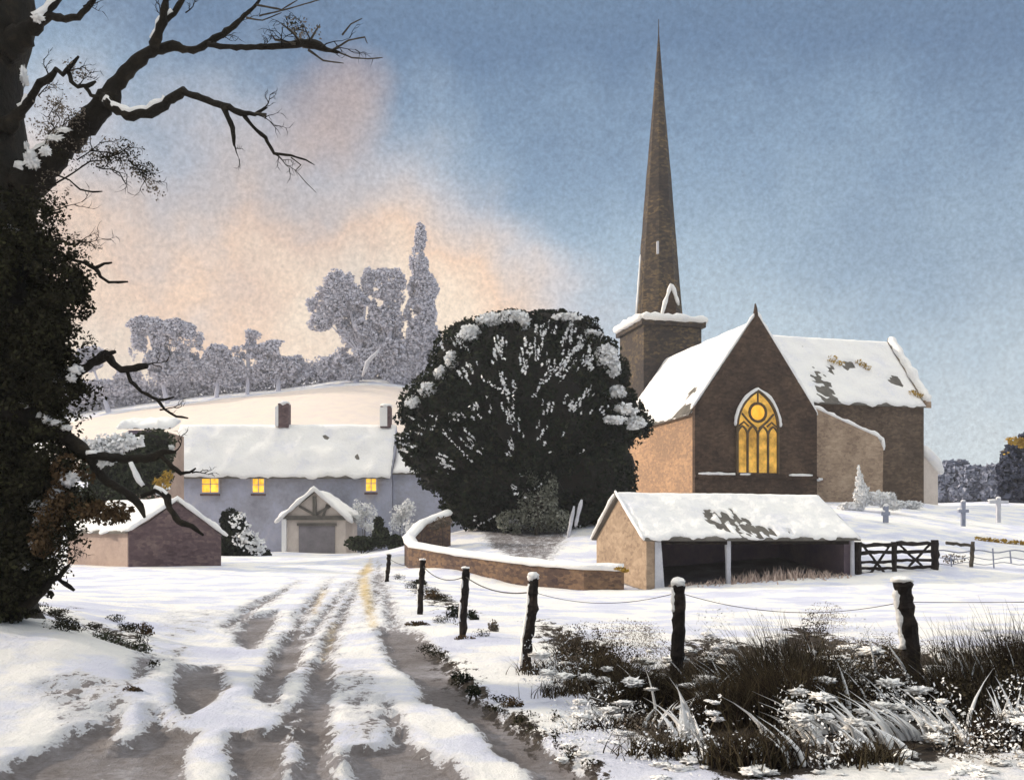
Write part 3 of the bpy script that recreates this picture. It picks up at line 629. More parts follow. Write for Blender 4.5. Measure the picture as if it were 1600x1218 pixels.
# timber gabled garage
GF = Frame(((441-800)/FPX*68, 68, 0), (1, 0, 0), (0, 1, 0)); gw = 100/FPX*68; gh = EYE+(HOR-806)/FPX*68; gr = EYE+(HOR-769)/FPX*68
ga = thing('garage', 'small cream garage with snowy gable and dark timber truss before the house', 'garage', GF(gw/2, 2, .4))
MB().prism([GF(0.1, .25, -.2), GF(gw-.1, .25, -.2), GF(gw-.1, .25, gh), GF(gw/2, .25, gr), GF(.1, .25, gh)], Vector((0, 5.2, 0))).build('wall', M['cream'], ga)
gabled(GF, 0.05, gw-.05, .1, 5.3, 0, gh, gr, False, ga, None, M['slate'], oh=.35, ohl=.15, cell=.25, seed=50, solid=False, snowth=.16)
rope([GF(-.5, -.12, gh-.45), GF(gw/2, -.12, gr+.28), GF(gw+.5, -.12, gh-.45)], .16, 51, .2).build('verge_snow', M['snow'], ga, True)
tr = MB()
def bar(mb, a, b, r, d=.08): 
    a, b = Vector(a), Vector(b); v_ = b-a; s_ = Vector((-v_.z, 0, v_.x)).normalized()*r
    return mb.box((a+b)/2, v_/2, Vector((0, d, 0)), s_)
bar(tr, GF(.0, .12, gh-.12), GF(gw, .12, gh-.12), .15)
bar(tr, GF(gw/2, .13, gh+.04), GF(gw/2, .13, gr-.25), .13)
bar(tr, GF(gw/2-.05, .16, gh+.12), GF(gw/2-1.1, .16, gh+.72), .09, .05); bar(tr, GF(gw/2+.05, .16, gh+.12), GF(gw/2+1.1, .16, gh+.72), .09, .05)
bar(tr, GF(gw/2+.6, .15, gh+.0), GF(gw/2+.9, .15, gh+.85), .08, .05); 
tr.build('truss', M['slate'], ga)
MB().box(GF(gw/2+.15, .2, gh/2-.15), Vector((1.28, 0, 0)), Vector((0, .04, 0)), Z*1.0).build('door', M['greydoor'], ga)
MB().box(GF(gw/2+.15, .15, gh/2+.92), Vector((1.4, 0, 0)), Vector((0, .07, 0)), Z*.09).build('lintel', M['slate'], ga)
MB().box(GF(.12, .1, gh/2-.4), Vector((.16, 0, 0)), Vector((0, .14, 0)), Z*(gh/2+.2)).build('corner_post', M['snow'], ga)

# ================================================================== SMALL BARN, LEFT
BF = Frame((-18, 45, 0), (.8, .6, 0), (-.8, .6, 0))
ba = thing('barn', 'low plastered barn with purple brown gable end beside the ivy covered tree', 'barn', BF(2.2, 2.5, .2))
bw, bl = 4.35, 5.4; be, br = 1.85, 3.25
MB().prism([BF(0, 0, -.6), BF(bw, 0, -.6), BF(bw, 0, be-.1), BF(bw/2, 0, br), BF(0, 0, be)], BF.y*bl).build('wall', M['barnwall'], ba)
MB().prism([BF(-.02, -.12, -.6), BF(bw+.02, -.12, -.6), BF(bw+.02, -.12, be-.15), BF(bw*.78, -.12, 2.45), BF(bw/2, -.12, br+.02), BF(bw*.2, -.12, 2.3), BF(-.02, -.12, be)], BF.y*.118).build('gable_wall', M['brick_shade'], ba)  # gable end facing away from the sun, its shade painted in
gabled(BF, 0, bw, 0, bl, 0, be, br, False, ba, None, M['slate'], oh=.2, ohl=.15, cell=.16, seed=60, solid=False, snowth=.13)
rope([BF(-.15, -.2, be+.05), BF(bw/2, -.2, br+.22), BF(bw+.3, -.2, be-.2)], .11, 61, .2).build('verge_snow', M['snow'], ba, True)
# low building seen over the hedge, far left
fb = thing('outbuilding', 'small snowed brown outbuilding behind the barn, beyond the dark laurel', 'outbuilding', P(240, 700, 66))
FB = Frame(P(221, 0, 66), (1, 0, 0), (0, 1, 0)); fz = EYE+(HOR-682)/FPX*66
MB().prism([FB(-1.3, 0, -.5), FB(1.9, 0, -.5), FB(1.9, 0, fz+.3), FB(-1.3, 0, fz+.3)], Vector((0, 3, 0))).build('wall', M['barnwall'], fb)
MB().box(FB(-.0, -.03, fz+.1), Vector((.85, 0, 0)), Vector((0, .1, 0)), Z*.33).build('opening', M['interior'], fb)
rr = MB().quadbox(FB(-1.5, 1.5, fz+1.2), FB(2.1, 1.5, fz+1.2), FB(2.1, -.3, fz+.5), FB(-1.5, -.3, fz+.5), Z*.1).build('roof', M['slate'], fb)
snow_sheet('roof_snow', FB(-1.6, 1.5, fz+1.32), FB(2.2, 1.5, fz+1.32), FB(-1.6, -.35, fz+.6), FB(2.2, -.35, fz+.6), rr, .3, .2, 66)

# ================================================================== GARDEN WALL
wpx = [(700, 800, 52), (660, 815, 50.5), (638, 838, 48.5), (645, 850, 47), (690, 858, 44.5), (740, 866, 42.5), (800, 874, 40.5), (860, 880, 39.2), (915, 884, 38.2), (975, 886, 38.0)]
gwl = thing('garden_wall', 'low curved brown garden wall capped with snow, left of the shed', 'wall', P(800, 905, 40.5))
mbw = MB(); caps = []; path = []
for (px, py, D) in wpx:
    p = P(px, py, D); path.append(p)
sub = []
for a, b in zip(path[:-1], path[1:]):
    for k in range(5): sub.append(a.lerp(b, k/5))
sub.append(path[-1])
for i, p in enumerate(sub):
    t_ = (sub[min(i+1, len(sub)-1)]-sub[max(i-1, 0)]); t_.z = 0; t_.normalize(); n_ = Vector((t_.y, -t_.x, 0))*.2
    g_ = gz(p.x, p.y)-.6; zt = p.z-.08+.04*mn.noise(p*2)
    mbw.v += [tuple(p+n_)[:2]+(g_,), tuple(p+n_)[:2]+(zt,), tuple(p-n_)[:2]+(zt,), tuple(p-n_)[:2]+(g_,)]
    if i: 
        b0 = 4*(i-1)
        for k in range(3): mbw.f.append((b0+k, b0+4+k, b0+5+k, b0+k+1))
mbw.f.append((0, 1, 2, 3)); e0 = len(mbw.v)-4; mbw.f.append((e0+3, e0+2, e0+1, e0))
mbw.build('masonry', M['brickwall'], gwl)
cap = MB(); b0 = 0
for i, p in enumerate(sub):
    t_ = (sub[min(i+1, len(sub)-1)]-sub[max(i-1, 0)]); t_.z = 0; t_.normalize(); n_ = Vector((t_.y, -t_.x, 0))
    for k, (sx, sz) in enumerate(((.28, -.08), (.33, .04), (.2, .16), (0, .2), (-.2, .15), (-.33, .04), (-.28, -.08))):
        j_ = .06*mn.noise(p*1.5+Vector((k, 0, 0))); cap.v.append(tuple(p+n_*(sx+j_)+Z*(sz-.04+(j_ if k not in (0, 6) else -abs(j_)))))
    if i:
        for k in range(7): cap.f.append(((i-1)*7+k, i*7+k, i*7+(k+1) % 7, (i-1)*7+(k+1) % 7))
cap.f.append(tuple(range(7))); cap.f.append(tuple(len(cap.v)-1-k for k in range(7)))
cap.build('snow_cap', M['snow'], gwl, True)
o = leaf_cloud('straw_tuft', M['moss'], None, [(P(968, 888, 37.2), (.26, .1, .07)), (P(976, 891, 37.1), (.18, .1, .07))], 220, .045, seed=6)
tag(o, 'small bright yellow straw tuft lodged on the garden wall end by the shed', 'straw')

# ================================================================== YEW
yw = thing('yew_tree', 'huge dark yew tree with snow patches between house and church', 'tree', P(830, 834, 58))
YD = 58
def EP(px, py, rx, ry, D, rd=None):
    k = D/FPX; return (P(px, py, D), (rx*k, (rd if rd is not None else (rx+ry)/2)*k, ry*k))
yb = [EP(820, 640, 150, 145, YD, 120), EP(720, 640, 92, 70, YD), EP(700, 700, 70, 55, 57), EP(745, 560, 70, 62, YD), EP(800, 530, 72, 45, YD), EP(870, 530, 70, 46, YD), EP(925, 580, 52, 60, 57.5),
      EP(940, 660, 70, 60, YD), EP(985, 668, 30, 18, YD), EP(920, 740, 75, 70, 57.5), EP(800, 750, 110, 85, YD), EP(740, 780, 52, 48, YD), EP(660, 650, 36, 28, YD), EP(660, 700, 36, 32, 57), EP(690, 745, 38, 24, 57),
      EP(880, 790, 80, 45, YD), EP(965, 590, 22, 24, YD), EP(960, 760, 34, 32, YD), EP(720, 600, 36, 32, 57)]
core = MB()
for k, (c, r) in enumerate(yb): core.blob(c, [q*.86 for q in r], .16, 1.4, 24, 16, k)
Ry = random.Random(5)
for _ in range(170):
    c, r_ = yb[Ry.randrange(19)]; d = Vector((Ry.gauss(0, 1), Ry.gauss(-.3, .8), Ry.gauss(.2, 1))).normalized()
    p = c+Vector((d.x*r_[0], d.y*r_[1], d.z*r_[2]))*.97; q = Ry.uniform(.3, .6)
    if p.z > 2.2: yb.append((p, (q, q, q*.8)))
cr_ = core.build('inner_foliage', M['yewcore'], yw)
leaf_cloud('crown', M['yew'], yw, yb, 110000, .14, .36, .8, shell=.7, seed=11)
MB().tube([P(835, 850, 58), P(832, 800, 58), P(828, 740, 58)], [1.1, .9, .7], 10, .3).build('trunk', M['bark'], yw)
# snow pads on the crown: clumps of snow-laden leaves at its outer surface
pads = [(735, 520, 18, 16), (768, 500, 26, 14), (800, 494, 28, 11), (818, 502, 12, 16), (706, 562, 12, 18), (688, 582, 12, 14), (668, 606, 16, 12), (645, 628, 14, 12),
        (948, 556, 20, 22), (958, 575, 14, 16), (925, 520, 16, 9), (963, 614, 22, 14), (975, 640, 26, 12), (992, 660, 20, 12), (960, 655, 20, 8), (885, 495, 26, 6)]
def crown_front(px, py):                        # nearest crown surface along the line of a leaf clump
    best = 60
    for (c, r) in yb:
        x = (px-800)/FPX; z = (HOR-py)/FPX
        A_ = (x/r[0])**2+(1/r[1])**2+(z/r[2])**2; B_ = -2*(x*c.x/r[0]**2+c.y/r[1]**2+z*(c.z-EYE)/r[2]**2); C_ = (c.x/r[0])**2+(c.y/r[1])**2+((c.z-EYE)/r[2])**2-1
        dd = B_*B_-4*A_*C_
        if dd > 0: best = min(best, (-B_-math.sqrt(dd))/(2*A_))
    return best
sb = [(P(a, b, min(crown_front(a, b), 57.6)+.15), (c/FPX*50, .45, d/FPX*46)) for a, b, c, d in pads]
for k, (c, r) in enumerate(sb): MB().blob(c, [q*.62 for q in r], .5, 2.2, 18, 12, 70+k).build('snow', M['snow'], yw, True)
leaf_cloud('snow_laden_leaves', M['snowleaf'], yw, sb, 8000, .11, .40, 1.6, shell=.35, seed=19, asp=.8)
sp = []
for (a, b, c, d, n_) in [(785, 550, 22, 22, 26), (825, 548, 18, 16, 22), (820, 575, 10, 14, 12), (853, 520, 16, 10, 14), (888, 522, 14, 16, 16), (900, 545, 30, 30, 34), (862, 570, 22, 20, 20), (918, 572, 22, 14, 22), (893, 632, 16, 14, 26),
                        (715, 540, 22, 14, 16), (730, 580, 20, 22, 16), (790, 595, 14, 24, 14), (755, 640, 30, 16, 16), (800, 655, 14, 30, 18), (710, 650, 28, 14, 14), (650, 660, 20, 24, 12), (640, 700, 18, 22, 16), (700, 728, 20, 12, 18), (850, 690, 40, 30, 12), (802, 705, 10, 14, 10), (735, 690, 30, 22, 12),
                        (918, 615, 12, 6, 8), (855, 640, 14, 12, 10), (940, 640, 12, 8, 8), (665, 615, 14, 10, 8), (790, 815, 40, 12, 40), (850, 822, 60, 8, 40), (820, 760, 20, 30, 10)]:
    for _ in range(int(n_*.75)):
        x = a+random.gauss(0, .5)*c; y = b+random.gauss(0, .5)*d; dv = Vector((x-828, y-770)).normalized(); ln_ = random.choice((2, 3, 4, 7))
        for q in range(ln_):
            x2 = x+dv.x*q*2.2+random.gauss(0, .5); y2 = y+dv.y*q*2.2+random.gauss(0, .5); D = crown_front(x2, y2)-.05
            if D < 59.5: sp.append(P(x2, y2, D))
for (x0, y0, x1, y1, n_) in [(916, 527, 870, 585, 40), (905, 540, 845, 600, 40), (862, 572, 832, 620, 30), (780, 580, 795, 618, 22), (752, 590, 792, 615, 20), (690, 672, 738, 722, 26), (725, 668, 740, 700, 12), (672, 672, 685, 650, 10), (900, 560, 872, 600, 20), (804, 600, 800, 665, 20), (850, 672, 838, 690, 12)]:
    for k in range(n_):
        q = k/n_; x = x0+(x1-x0)*q+random.gauss(0, 1.3); y = y0+(y1-y0)*q+random.gauss(0, 1.3); D = crown_front(x, y)-.08
        if D < 59.5: sp.append(P(x, y, D))
leaf_cloud('snow_flecks', M['snowleaf'], yw, [(sb[0][0], (.5, .5, .3))], 20, .085, extra=np.array([tuple(p) for p in sp]), seed=13, asp=.8)
# pale lichen-clad shrub in front of the yew's foot
o = thing('frosted_shrub', 'pale lichen clad shrub at the foot of the huge yew', 'shrub', P(835, 832, 55))
lb = [EP(840, 790, 34, 42, 55, 18), EP(828, 755, 17, 26, 55, 14), EP(858, 765, 14, 30, 55, 14), EP(800, 815, 26, 20, 55, 14), EP(870, 812, 22, 20, 55, 14)]
leaf_cloud('foliage', M['lichenleaf'], o, lb, 5200, .085, .40, 2.2, seed=15)
MB().tube([P(838, 836, 55), P(840, 790, 55), P(846, 752, 55)], [.12, .09, .03], 6, .3).build('stem', M['twig'], o)
for k, (a, b, c, d, lab) in enumerate(((887, 832, 897, 790, 'shorter leaning snowy stake under the yew'), (899, 812, 909, 780, 'upper leaning snowy stake under the yew, nearer the shed'))):
    top(rope([P(a, b+10, 53), P((a+c)/2+1, (b+d)/2, 53), P(c, d, 53)], .11, 80+k, .3), 'stake', M['palepost'], lab, 'stake', 'snowy stakes under the yew', True)

# ================================================================== small shrubs and trees
def bush(name, label, cat, blobs, n, size, mat, gap=.38, gf=2.2, snowblobs=(), sn=0, ss=None, seed=0, group=None, stem=True, core=None, shell=.4):
    c0 = blobs[0][0]; gy_ = c0.y; base = Vector((c0.x, c0.y, gz(c0.x, c0.y)))
    o = thing(name, label, cat, base, group)
    if core:
        m_ = MB()
        for k, (c, r) in enumerate(blobs): m_.blob(c, [q*.72 for q in r], .2, 1.4, 14, 10, k+seed)
        m_.build('inner_twigs', core, o)
    leaf_cloud('foliage', mat, o, blobs, n, size, gap, gf, shell, seed=seed+3)
    if stem:
        m_ = MB(); R = random.Random(seed)
        for c, r in blobs[:4]:
            m_.tube([base-Z*.1+Vector((R.uniform(-.05, .05), 0, 0)), base.lerp(c, .6), c+Vector((R.uniform(-.3, .3)*r[0], 0, r[2]*.6))], [.05*max(r[0], .3), .035*max(r[0], .3), .01], 5, .2)
        m_.build('stems', M['twig'], o)
    if snowblobs: leaf_cloud('snow', M['snowleaf'], o, snowblobs, sn, ss or size, .42, gf*1.3, .3, seed=seed+5, asp=.8)
    return o
bush('laurel', 'dark green laurel with snow patches behind the left barn', 'shrub', [EP(210, 715, 60, 35, 55, 40), EP(170, 740, 45, 40, 54, 30), EP(225, 745, 45, 35, 55, 30), EP(165, 785, 45, 28, 53, 25), EP(240, 690, 35, 22, 55, 20), EP(110, 790, 45, 30, 52, 25)],
     16000, .12, M['greenleaf'], .30, 1.2, [EP(160, 700, 36, 26, 53, 10), EP(195, 688, 30, 14, 53, 10), EP(253, 765, 12, 12, 53, 8)], 1800, .12, 1, core=M['yewcore'])
bush('yellow_shrub', 'little yellowish shrub at the corner of the long house', 'shrub', [EP(252, 755, 14, 12, 52, 10), EP(262, 742, 8, 9, 52, 8)], 300, .09, M['moss'], .35, 3, seed=2)
bush('conifer', 'dark snow splashed conifer bush between barn and garage', 'shrub', [EP(366, 840, 26, 40, 62, 22), EP(360, 815, 17, 22, 62, 14), EP(385, 855, 24, 20, 62, 15), EP(408, 866, 15, 12, 62, 12), EP(350, 858, 14, 18, 62, 12)],
     6500, .12, M['yew'], .28, 1.6, [EP(382, 838, 20, 26, 61, 9), EP(372, 812, 15, 14, 61, 9), EP(402, 852, 14, 16, 61, 9)], 420, .12, 3, core=M['yewcore'])
bush('low_hedge', 'low dark hedge right of the garage door', 'hedge', [EP(565, 848, 26, 12, 66, 10), EP(595, 838, 14, 18, 66, 10), EP(618, 848, 14, 14, 66, 10), EP(592, 818, 8, 12, 66, 8)], 3600, .11, M['greenleaf'], .3, 2, seed=4, core=M['yewcore'])
bush('frosted_bush', 'white frosted bush against the grey house wall', 'shrub', [EP(570, 805, 20, 20, 70, 12), EP(562, 790, 12, 14, 70, 10), EP(583, 822, 14, 14, 69, 10)], 2600, .085, M['snowleaf'], .46, 1.9, seed=5, shell=.1)
bush('frosted_bush', 'white frosted bush beside the end of the garden wall', 'shrub', [EP(625, 810, 18, 22, 69, 12), EP(638, 795, 12, 16, 69, 10), EP(650, 822, 20, 16, 60, 10), EP(612, 830, 10, 12, 68, 10)], 3000, .085, M['snowleaf'], .46, 1.9, seed=6, shell=.1)
bush('garden_plant', 'small grey leaved plant inside the curved garden wall', 'plant', [EP(692, 815, 16, 9, 50, 8), EP(680, 822, 10, 6, 50, 6)], 500, .06, M['greyleaf'], .35, 3, seed=7)
bush('snowy_spruce', 'snow laden pointed shrub against the church aisle wall', 'shrub', [EP(1347, 775, 13, 20, 62, 8), EP(1343, 752, 6, 16, 62, 5), EP(1342, 735, 2.5, 12, 62, 2), EP(1330, 792, 22, 8, 62, 8), EP(1375, 778, 26, 12, 62, 9), EP(1395, 788, 22, 8, 62, 8)], 4200, .10, M['snowleaf'], .34, 2, seed=8, core=M['snow'])
bush('snowy_mound', 'low snow heaped shrub at the right foot of the church', 'shrub', [EP(1425, 788, 18, 6, 66, 8), EP(1408, 792, 12, 5, 66, 6)], 900, .10, M['snowleaf'], .3, 2, seed=9)

def far_tree(name, label, blobs, n, size, mat, core, gap, gf, D, base, seed, group, r=.5, shell=.45, ck=.6):
    bz = Vector((P(base, 0, D).x, D, 0)); bz.z = gz(bz.x, bz.y)-.3
    o = thing(name, label, 'tree', bz, group)
    leaf_cloud('crown', mat, o, blobs, int(n*1.5), size, gap, gf, shell*.2, seed=seed, asp=.8)
    topc = max(blobs, key=lambda q: q[0].z)[0]
    m_ = MB().tube([bz, bz.lerp(topc, .5)+Vector((r*.4, 0, 0)), topc], [r, r*.6, r*.15], 8, .3)
    for c, rr_ in blobs: m_.tube([bz.lerp(topc, .3), (bz.lerp(topc, .3)+c)/2+Z*.4, c+Z*rr_[2]*.5], [r*.45, r*.3, r*.1], 5, .2)
    m_.build('trunk', M['farbark'], o)
    if core:
        m_ = MB()
        for k, (c, rr_) in enumerate(blobs): m_.blob(c, [q*ck for q in rr_], .35, 1.8, 16, 12, k+seed)
        m_.build('inner_twigs', core, o)
    return o
FD = 172; grp = 'grey trees along the hill behind the house'
def far(label, specs, n, base, seed, D=FD, gap=.43, size=.27, name='broadleaf_tree', r=.45, gf=.33, core=False, ck=.6):
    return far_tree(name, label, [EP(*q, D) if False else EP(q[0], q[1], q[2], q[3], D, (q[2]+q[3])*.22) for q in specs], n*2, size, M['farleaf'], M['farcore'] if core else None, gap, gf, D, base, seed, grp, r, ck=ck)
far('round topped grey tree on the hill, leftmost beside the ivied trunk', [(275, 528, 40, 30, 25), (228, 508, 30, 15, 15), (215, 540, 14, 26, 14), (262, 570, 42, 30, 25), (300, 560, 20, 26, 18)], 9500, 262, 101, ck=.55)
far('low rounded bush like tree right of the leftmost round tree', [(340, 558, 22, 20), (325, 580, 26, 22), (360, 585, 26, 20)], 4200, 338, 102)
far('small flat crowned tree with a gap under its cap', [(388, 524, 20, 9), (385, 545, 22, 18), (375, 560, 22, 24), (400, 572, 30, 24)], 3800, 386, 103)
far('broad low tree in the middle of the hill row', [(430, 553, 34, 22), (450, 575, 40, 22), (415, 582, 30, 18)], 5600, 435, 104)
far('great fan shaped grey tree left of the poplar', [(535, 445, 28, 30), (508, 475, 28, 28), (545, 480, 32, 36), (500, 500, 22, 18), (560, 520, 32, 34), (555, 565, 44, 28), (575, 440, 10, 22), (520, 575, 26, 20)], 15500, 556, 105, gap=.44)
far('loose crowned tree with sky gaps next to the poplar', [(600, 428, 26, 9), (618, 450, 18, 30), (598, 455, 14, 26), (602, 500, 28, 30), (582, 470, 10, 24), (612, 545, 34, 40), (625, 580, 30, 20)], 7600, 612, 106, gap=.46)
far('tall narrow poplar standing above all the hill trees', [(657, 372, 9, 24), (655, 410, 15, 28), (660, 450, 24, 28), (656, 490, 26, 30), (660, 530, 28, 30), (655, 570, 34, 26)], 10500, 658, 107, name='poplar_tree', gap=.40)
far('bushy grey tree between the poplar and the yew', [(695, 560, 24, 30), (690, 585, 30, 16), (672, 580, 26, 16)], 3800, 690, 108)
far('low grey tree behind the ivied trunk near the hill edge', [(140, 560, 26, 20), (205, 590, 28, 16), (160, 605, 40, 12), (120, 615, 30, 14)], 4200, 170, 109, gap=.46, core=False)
ub = []
for x in range(70, 720, 12):
    c = P(x, 600, 178); c.z = gz(c.x, c.y); ub.append((c+Z*1.8, (2.4, 1.5, 2.4+random.random())))
o = leaf_cloud('undergrowth', M['farleaf'], None, ub, 26000, .27, .22, .4, shell=.1, seed=21, asp=.8)
tag(o, 'grey undergrowth along the foot of the hill trees', 'undergrowth', None, 'stuff')
top(rope([P(566, 588, 150), P(574, 566, 150), P(592, 547, 150)], .32, 90, .8), 'snowy_pole', M['palepost'], 'leaning snowy pole before the grey hill trees, left of the poplar', 'pole', None, True)
# woods at the right
g2 = 'blue grey trees right of the church'
for k, (lab, sp_, n_, bx, D, mt, nm) in enumerate((
    ('pale blue grey tree directly right of the snowy church buttress', [(1480, 745, 24, 24), (1475, 770, 22, 18), (1500, 735, 18, 16)], 3800, 1482, 120, 'bluewood', 'broadleaf_tree'),
    ('wide blue grey tree in the middle of the right hand wood', [(1520, 750, 26, 24), (1530, 772, 26, 18), (1505, 768, 22, 18)], 4200, 1520, 118, 'bluewood', 'broadleaf_tree'),
    ('small pale tree beside the dark one at the right edge', [(1550, 745, 18, 20), (1553, 772, 20, 18)], 3000, 1551, 116, 'bluewood', 'broadleaf_tree'),
    ('dark slate blue tree cut by the right edge', [(1590, 735, 28, 46, 26), (1612, 710, 34, 34, 26), (1600, 768, 36, 28, 26), (1640, 730, 34, 50, 26)], 8500, 1604, 96, 'darkwood', 'broadleaf_tree'))):
    far_tree(nm, lab, [EP(*q, D) if len(q) == 4 else EP(q[0], q[1], q[2], q[3], D, q[4]) for q in sp_], n_, .30, M[mt], M['farcore'] if mt == 'bluewood' else M['graveblue'] if False else None, .28, .5, D, bx, 200+k, g2, .3)
leaf_cloud('yellow_leaves', M['moss'], bpy.data.objects['broadleaf_tree.011'] if 'broadleaf_tree.011' in bpy.data.objects else None, [EP(1585, 688, 14, 6, 94, 6), EP(1598, 692, 10, 7, 94, 6), EP(1570, 706, 6, 5, 94, 4)], 260, .2, .3, 1.2, seed=30)

# ================================================================== churchyard stones
def cross(px, pb, pt, arm, ay, D, label, th=3.2, mat='graveblue'):
    k = D/FPX; m_ = MB(); a, b = P(px, pb+4, D), P(px, pt, D)
    m_.box((a+b)/2, Vector((th*k, 0, 0)), Vector((0, th*k*.7, 0)), (b-a)/2)
    c = P(px, ay, D); m_.box(c-Vector((0, .004, 0)), Vector((arm*k, 0, 0)), Vector((0, th*k*.7, 0)), Z*th*k*.8)
    o = thing('grave_cross', label, 'grave cross', P(px, pb, D), 'crosses in the churchyard'); m_.build('cross', M[mat], o)
    MB().blob(b+Z*.02, (th*k*1.3, th*k, th*k*.7), .2, 1, 10, 8).build('snow_cap', M['snow'], o, True); m2 = MB(); m2.blob(c+Vector((-arm*k*.6, 0, th*k)), (arm*k*.5, th*k, th*k*.6), .2, 1, 10, 8, 3); m2.build('snow', M['snow'], o, True)
cross(1384, 812, 790, 6, 802, 56, 'small blue grey grave cross below the snow laden shrub', 3.6)
cross(1505, 818, 783, 8, 798, 56, 'slender grave cross standing before the blue grey wood', 3.0)
cross(1560, 812, 778, 15, 784, 56, 'broad armed snowy cross nearest the right edge', 3.0, 'palepost')
g_ = [EP(x, 836-(x-1530)*.16+random.uniform(-3, 3), 9, 4, 52, 5) for x in range(1532, 1640, 10)]
for q in range(len(g_)): g_[q] = (Vector((g_[q][0].x, g_[q][0].y, gz(g_[q][0].x, g_[q][0].y)+.1)), g_[q][1])
o = leaf_cloud('yellow_grass', M['moss'], None, g_, 500, .08, .3, 3, seed=33); tag(o, 'strip of yellow dead grass on the churchyard snow', 'grass', None, 'stuff')

# ================================================================== field gate and rails
def jbar(mb, a, b, r, n=6, seed=0):
    a, b = Vector(a), Vector(b); k = 7; pts = [a.lerp(b, i/k)+Vector((0, 0, r*.7*mn.noise(a.lerp(b, i/k)*5+Vector((seed, 0, 0))))) for i in range(k+1)]
    return mb.tube(pts, r, n, .35, seed)
gt = thing('field_gate', 'dark wooden double field gate at the right end of the cart shed', 'gate', P(1400, 895, 42))
GD = lambda x, y: P(x, y, 40.6+(x-1340)/120*1.6)
for (x, y0, y1, r) in ((1340, 900, 846, .16), (1397, 896, 846, .11), (1461, 891, 843, .17)):
    jbar(MB(), GD(x, y0+6), GD(x, y1), r, 8, x).build('gate_post', M['wood'], gt)
for (xa, xb, rails) in ((1345, 1394, (851, 863, 878, 888, 896)), (1401, 1457, (849, 862, 875, 886))):
    lf = jbar(MB(), GD(xa, rails[0]), GD(xb, rails[0]), .09, 6, xa)
    for i, y in enumerate(rails[1:]): jbar(lf, GD(xa, y), GD(xb, y-1), .065 if i else .08, 6, xa+i)
    jbar(lf, GD(xa+3, rails[0]), GD((xa+xb)/2+14, rails[-1]), .055, 6, 3); jbar(lf, GD(xb-3, rails[0]), GD((xa+xb)/2-10, rails[-1]), .055, 6, 5)
    lf.build('gate_leaf', M['wood'], gt)
rf = thing('rail_fence', 'reddish brown broken rail and post right of the field gate', 'fence', P(1515, 882, 43))
jbar(MB(), P(1518, 884, 43), P(1520, 846, 43), .09, 6, 1).build('post', M['brownwood'] if 'brownwood' in M else M['twig'], rf)
jbar(MB(), P(1478, 847, 43), P(1518, 852, 43), .07, 6, 2).build('rail', M['twig'], rf)
wf = thing('wire_fence', 'thin grey wire fence with slim stakes at the far right of the yard', 'fence', P(1560, 880, 43))
for k, (x, y0, y1) in enumerate(((1487, 882, 866), (1553, 884, 856), (1580, 876, 860), (1612, 880, 856))): MB().tube([P(x, y0+3, 43), P(x-2, y1, 43)], .035, 5, .2).build('stake', M['graveblue'], wf)
for k, (y, r) in enumerate(((861, .03), (872, .02), (880, .02))):
    MB().tube([P(x, y+2*math.sin(x*.11+k), 43) for x in range(1465, 1660, 8)], r, 5).build('wire', M['graveblue'], wf)
bush('bramble', 'faint grey bramble under the broken rail', 'bramble', [EP(1490, 872, 22, 8, 43.5, 6)], 260, .05, M['greyleaf'], .4, 3, seed=12)

# ================================================================== roadside post and wire fence
pf = thing('post_and_wire_fence', 'row of six leaning dark fence posts with slack wire beside the lane', 'fence', (.3, 12.2, 0))
posts = [  # top px, top py, base px, base py, D, radius px
    ((1409, 908), (1418, 975), (1427, 1050), (1429, 1092), 10.0, 14), ((1060, 912), (1061, 960), (1058, 1040), (1062, 1090), 10.4, 10), ((834, 902), (832, 950), (824, 1000), (821, 1046), 12.1, 8.5),
    ((728, 888), (727, 920), (724, 960), (723, 996), 15.9, 6), ((661, 875), (659, 900), (657, 930), (656, 958), 21, 4.6), ((608, 866), (607, 880), (605, 900), (604, 910), 35, 3.6)]
tops = []
for k, (a, b, c, d, D, r) in enumerate(posts):
    rr_ = r/FPX*D; g0 = gz(P(*d, D).x, D)
    pb = P(*d, D); pb.z = min(pb.z, g0)-.15
    chain = [P(*a, D), P((a[0]+b[0])/2, (a[1]+b[1])/2, D), P(*b, D), P((b[0]+c[0])/2, (b[1]+c[1])/2, D), P(*c, D), pb]; fine_ = []
    for u, v_ in zip(chain[:-1], chain[1:]):
        for q in range(5): fine_.append(u.lerp(v_, q/5))
    fine_.append(chain[-1])
    po = MB().tube(fine_, [rr_*(1.0+.22*mn.noise(Vector((q*.55, k*3.1, 0)))) for q in range(len(fine_))], 9, .22, k).build('post', M['wood'], pf)
    MB().blob(P(a[0]-(0 if k in (0,) else 1), a[1]-1, D)+Z*.005, (rr_*1.15, rr_*1.1, rr_*(.45 if k == 0 else .9 if k < 3 else .35)), .25, 1.3, 14, 10, k).build('snow_cap', M['snow'], po, True); m_ = MB()
    off = Vector((-rr_*.80, -rr_*.15, 0)); ln_ = len(fine_)
    lo_, hi_ = (2, 16) if k == 0 else (1, 10) if k == 1 else (2, 24) if k == 2 else (5, 22) if k == 3 else (14, 23)
    m_.tube([p+off for p in fine_[lo_:hi_]], [rr_*(.42+.2*mn.noise(p*9)) for p in fine_[lo_:hi_]], 7, .3, k)
    m_.build('snow', M['snow'], po, True); tops.append((P(*a, D), D))
att_px = [(1409, 940), (1060, 925), (833, 924), (727, 900), (661, 884), (608, 872)]
wires = [P(1700, 938, 9.9)]+[P(x, y, p[4]) for (x, y), p in zip(att_px, posts)]
sag = [.01, .16, .13, .11, .16, .1]
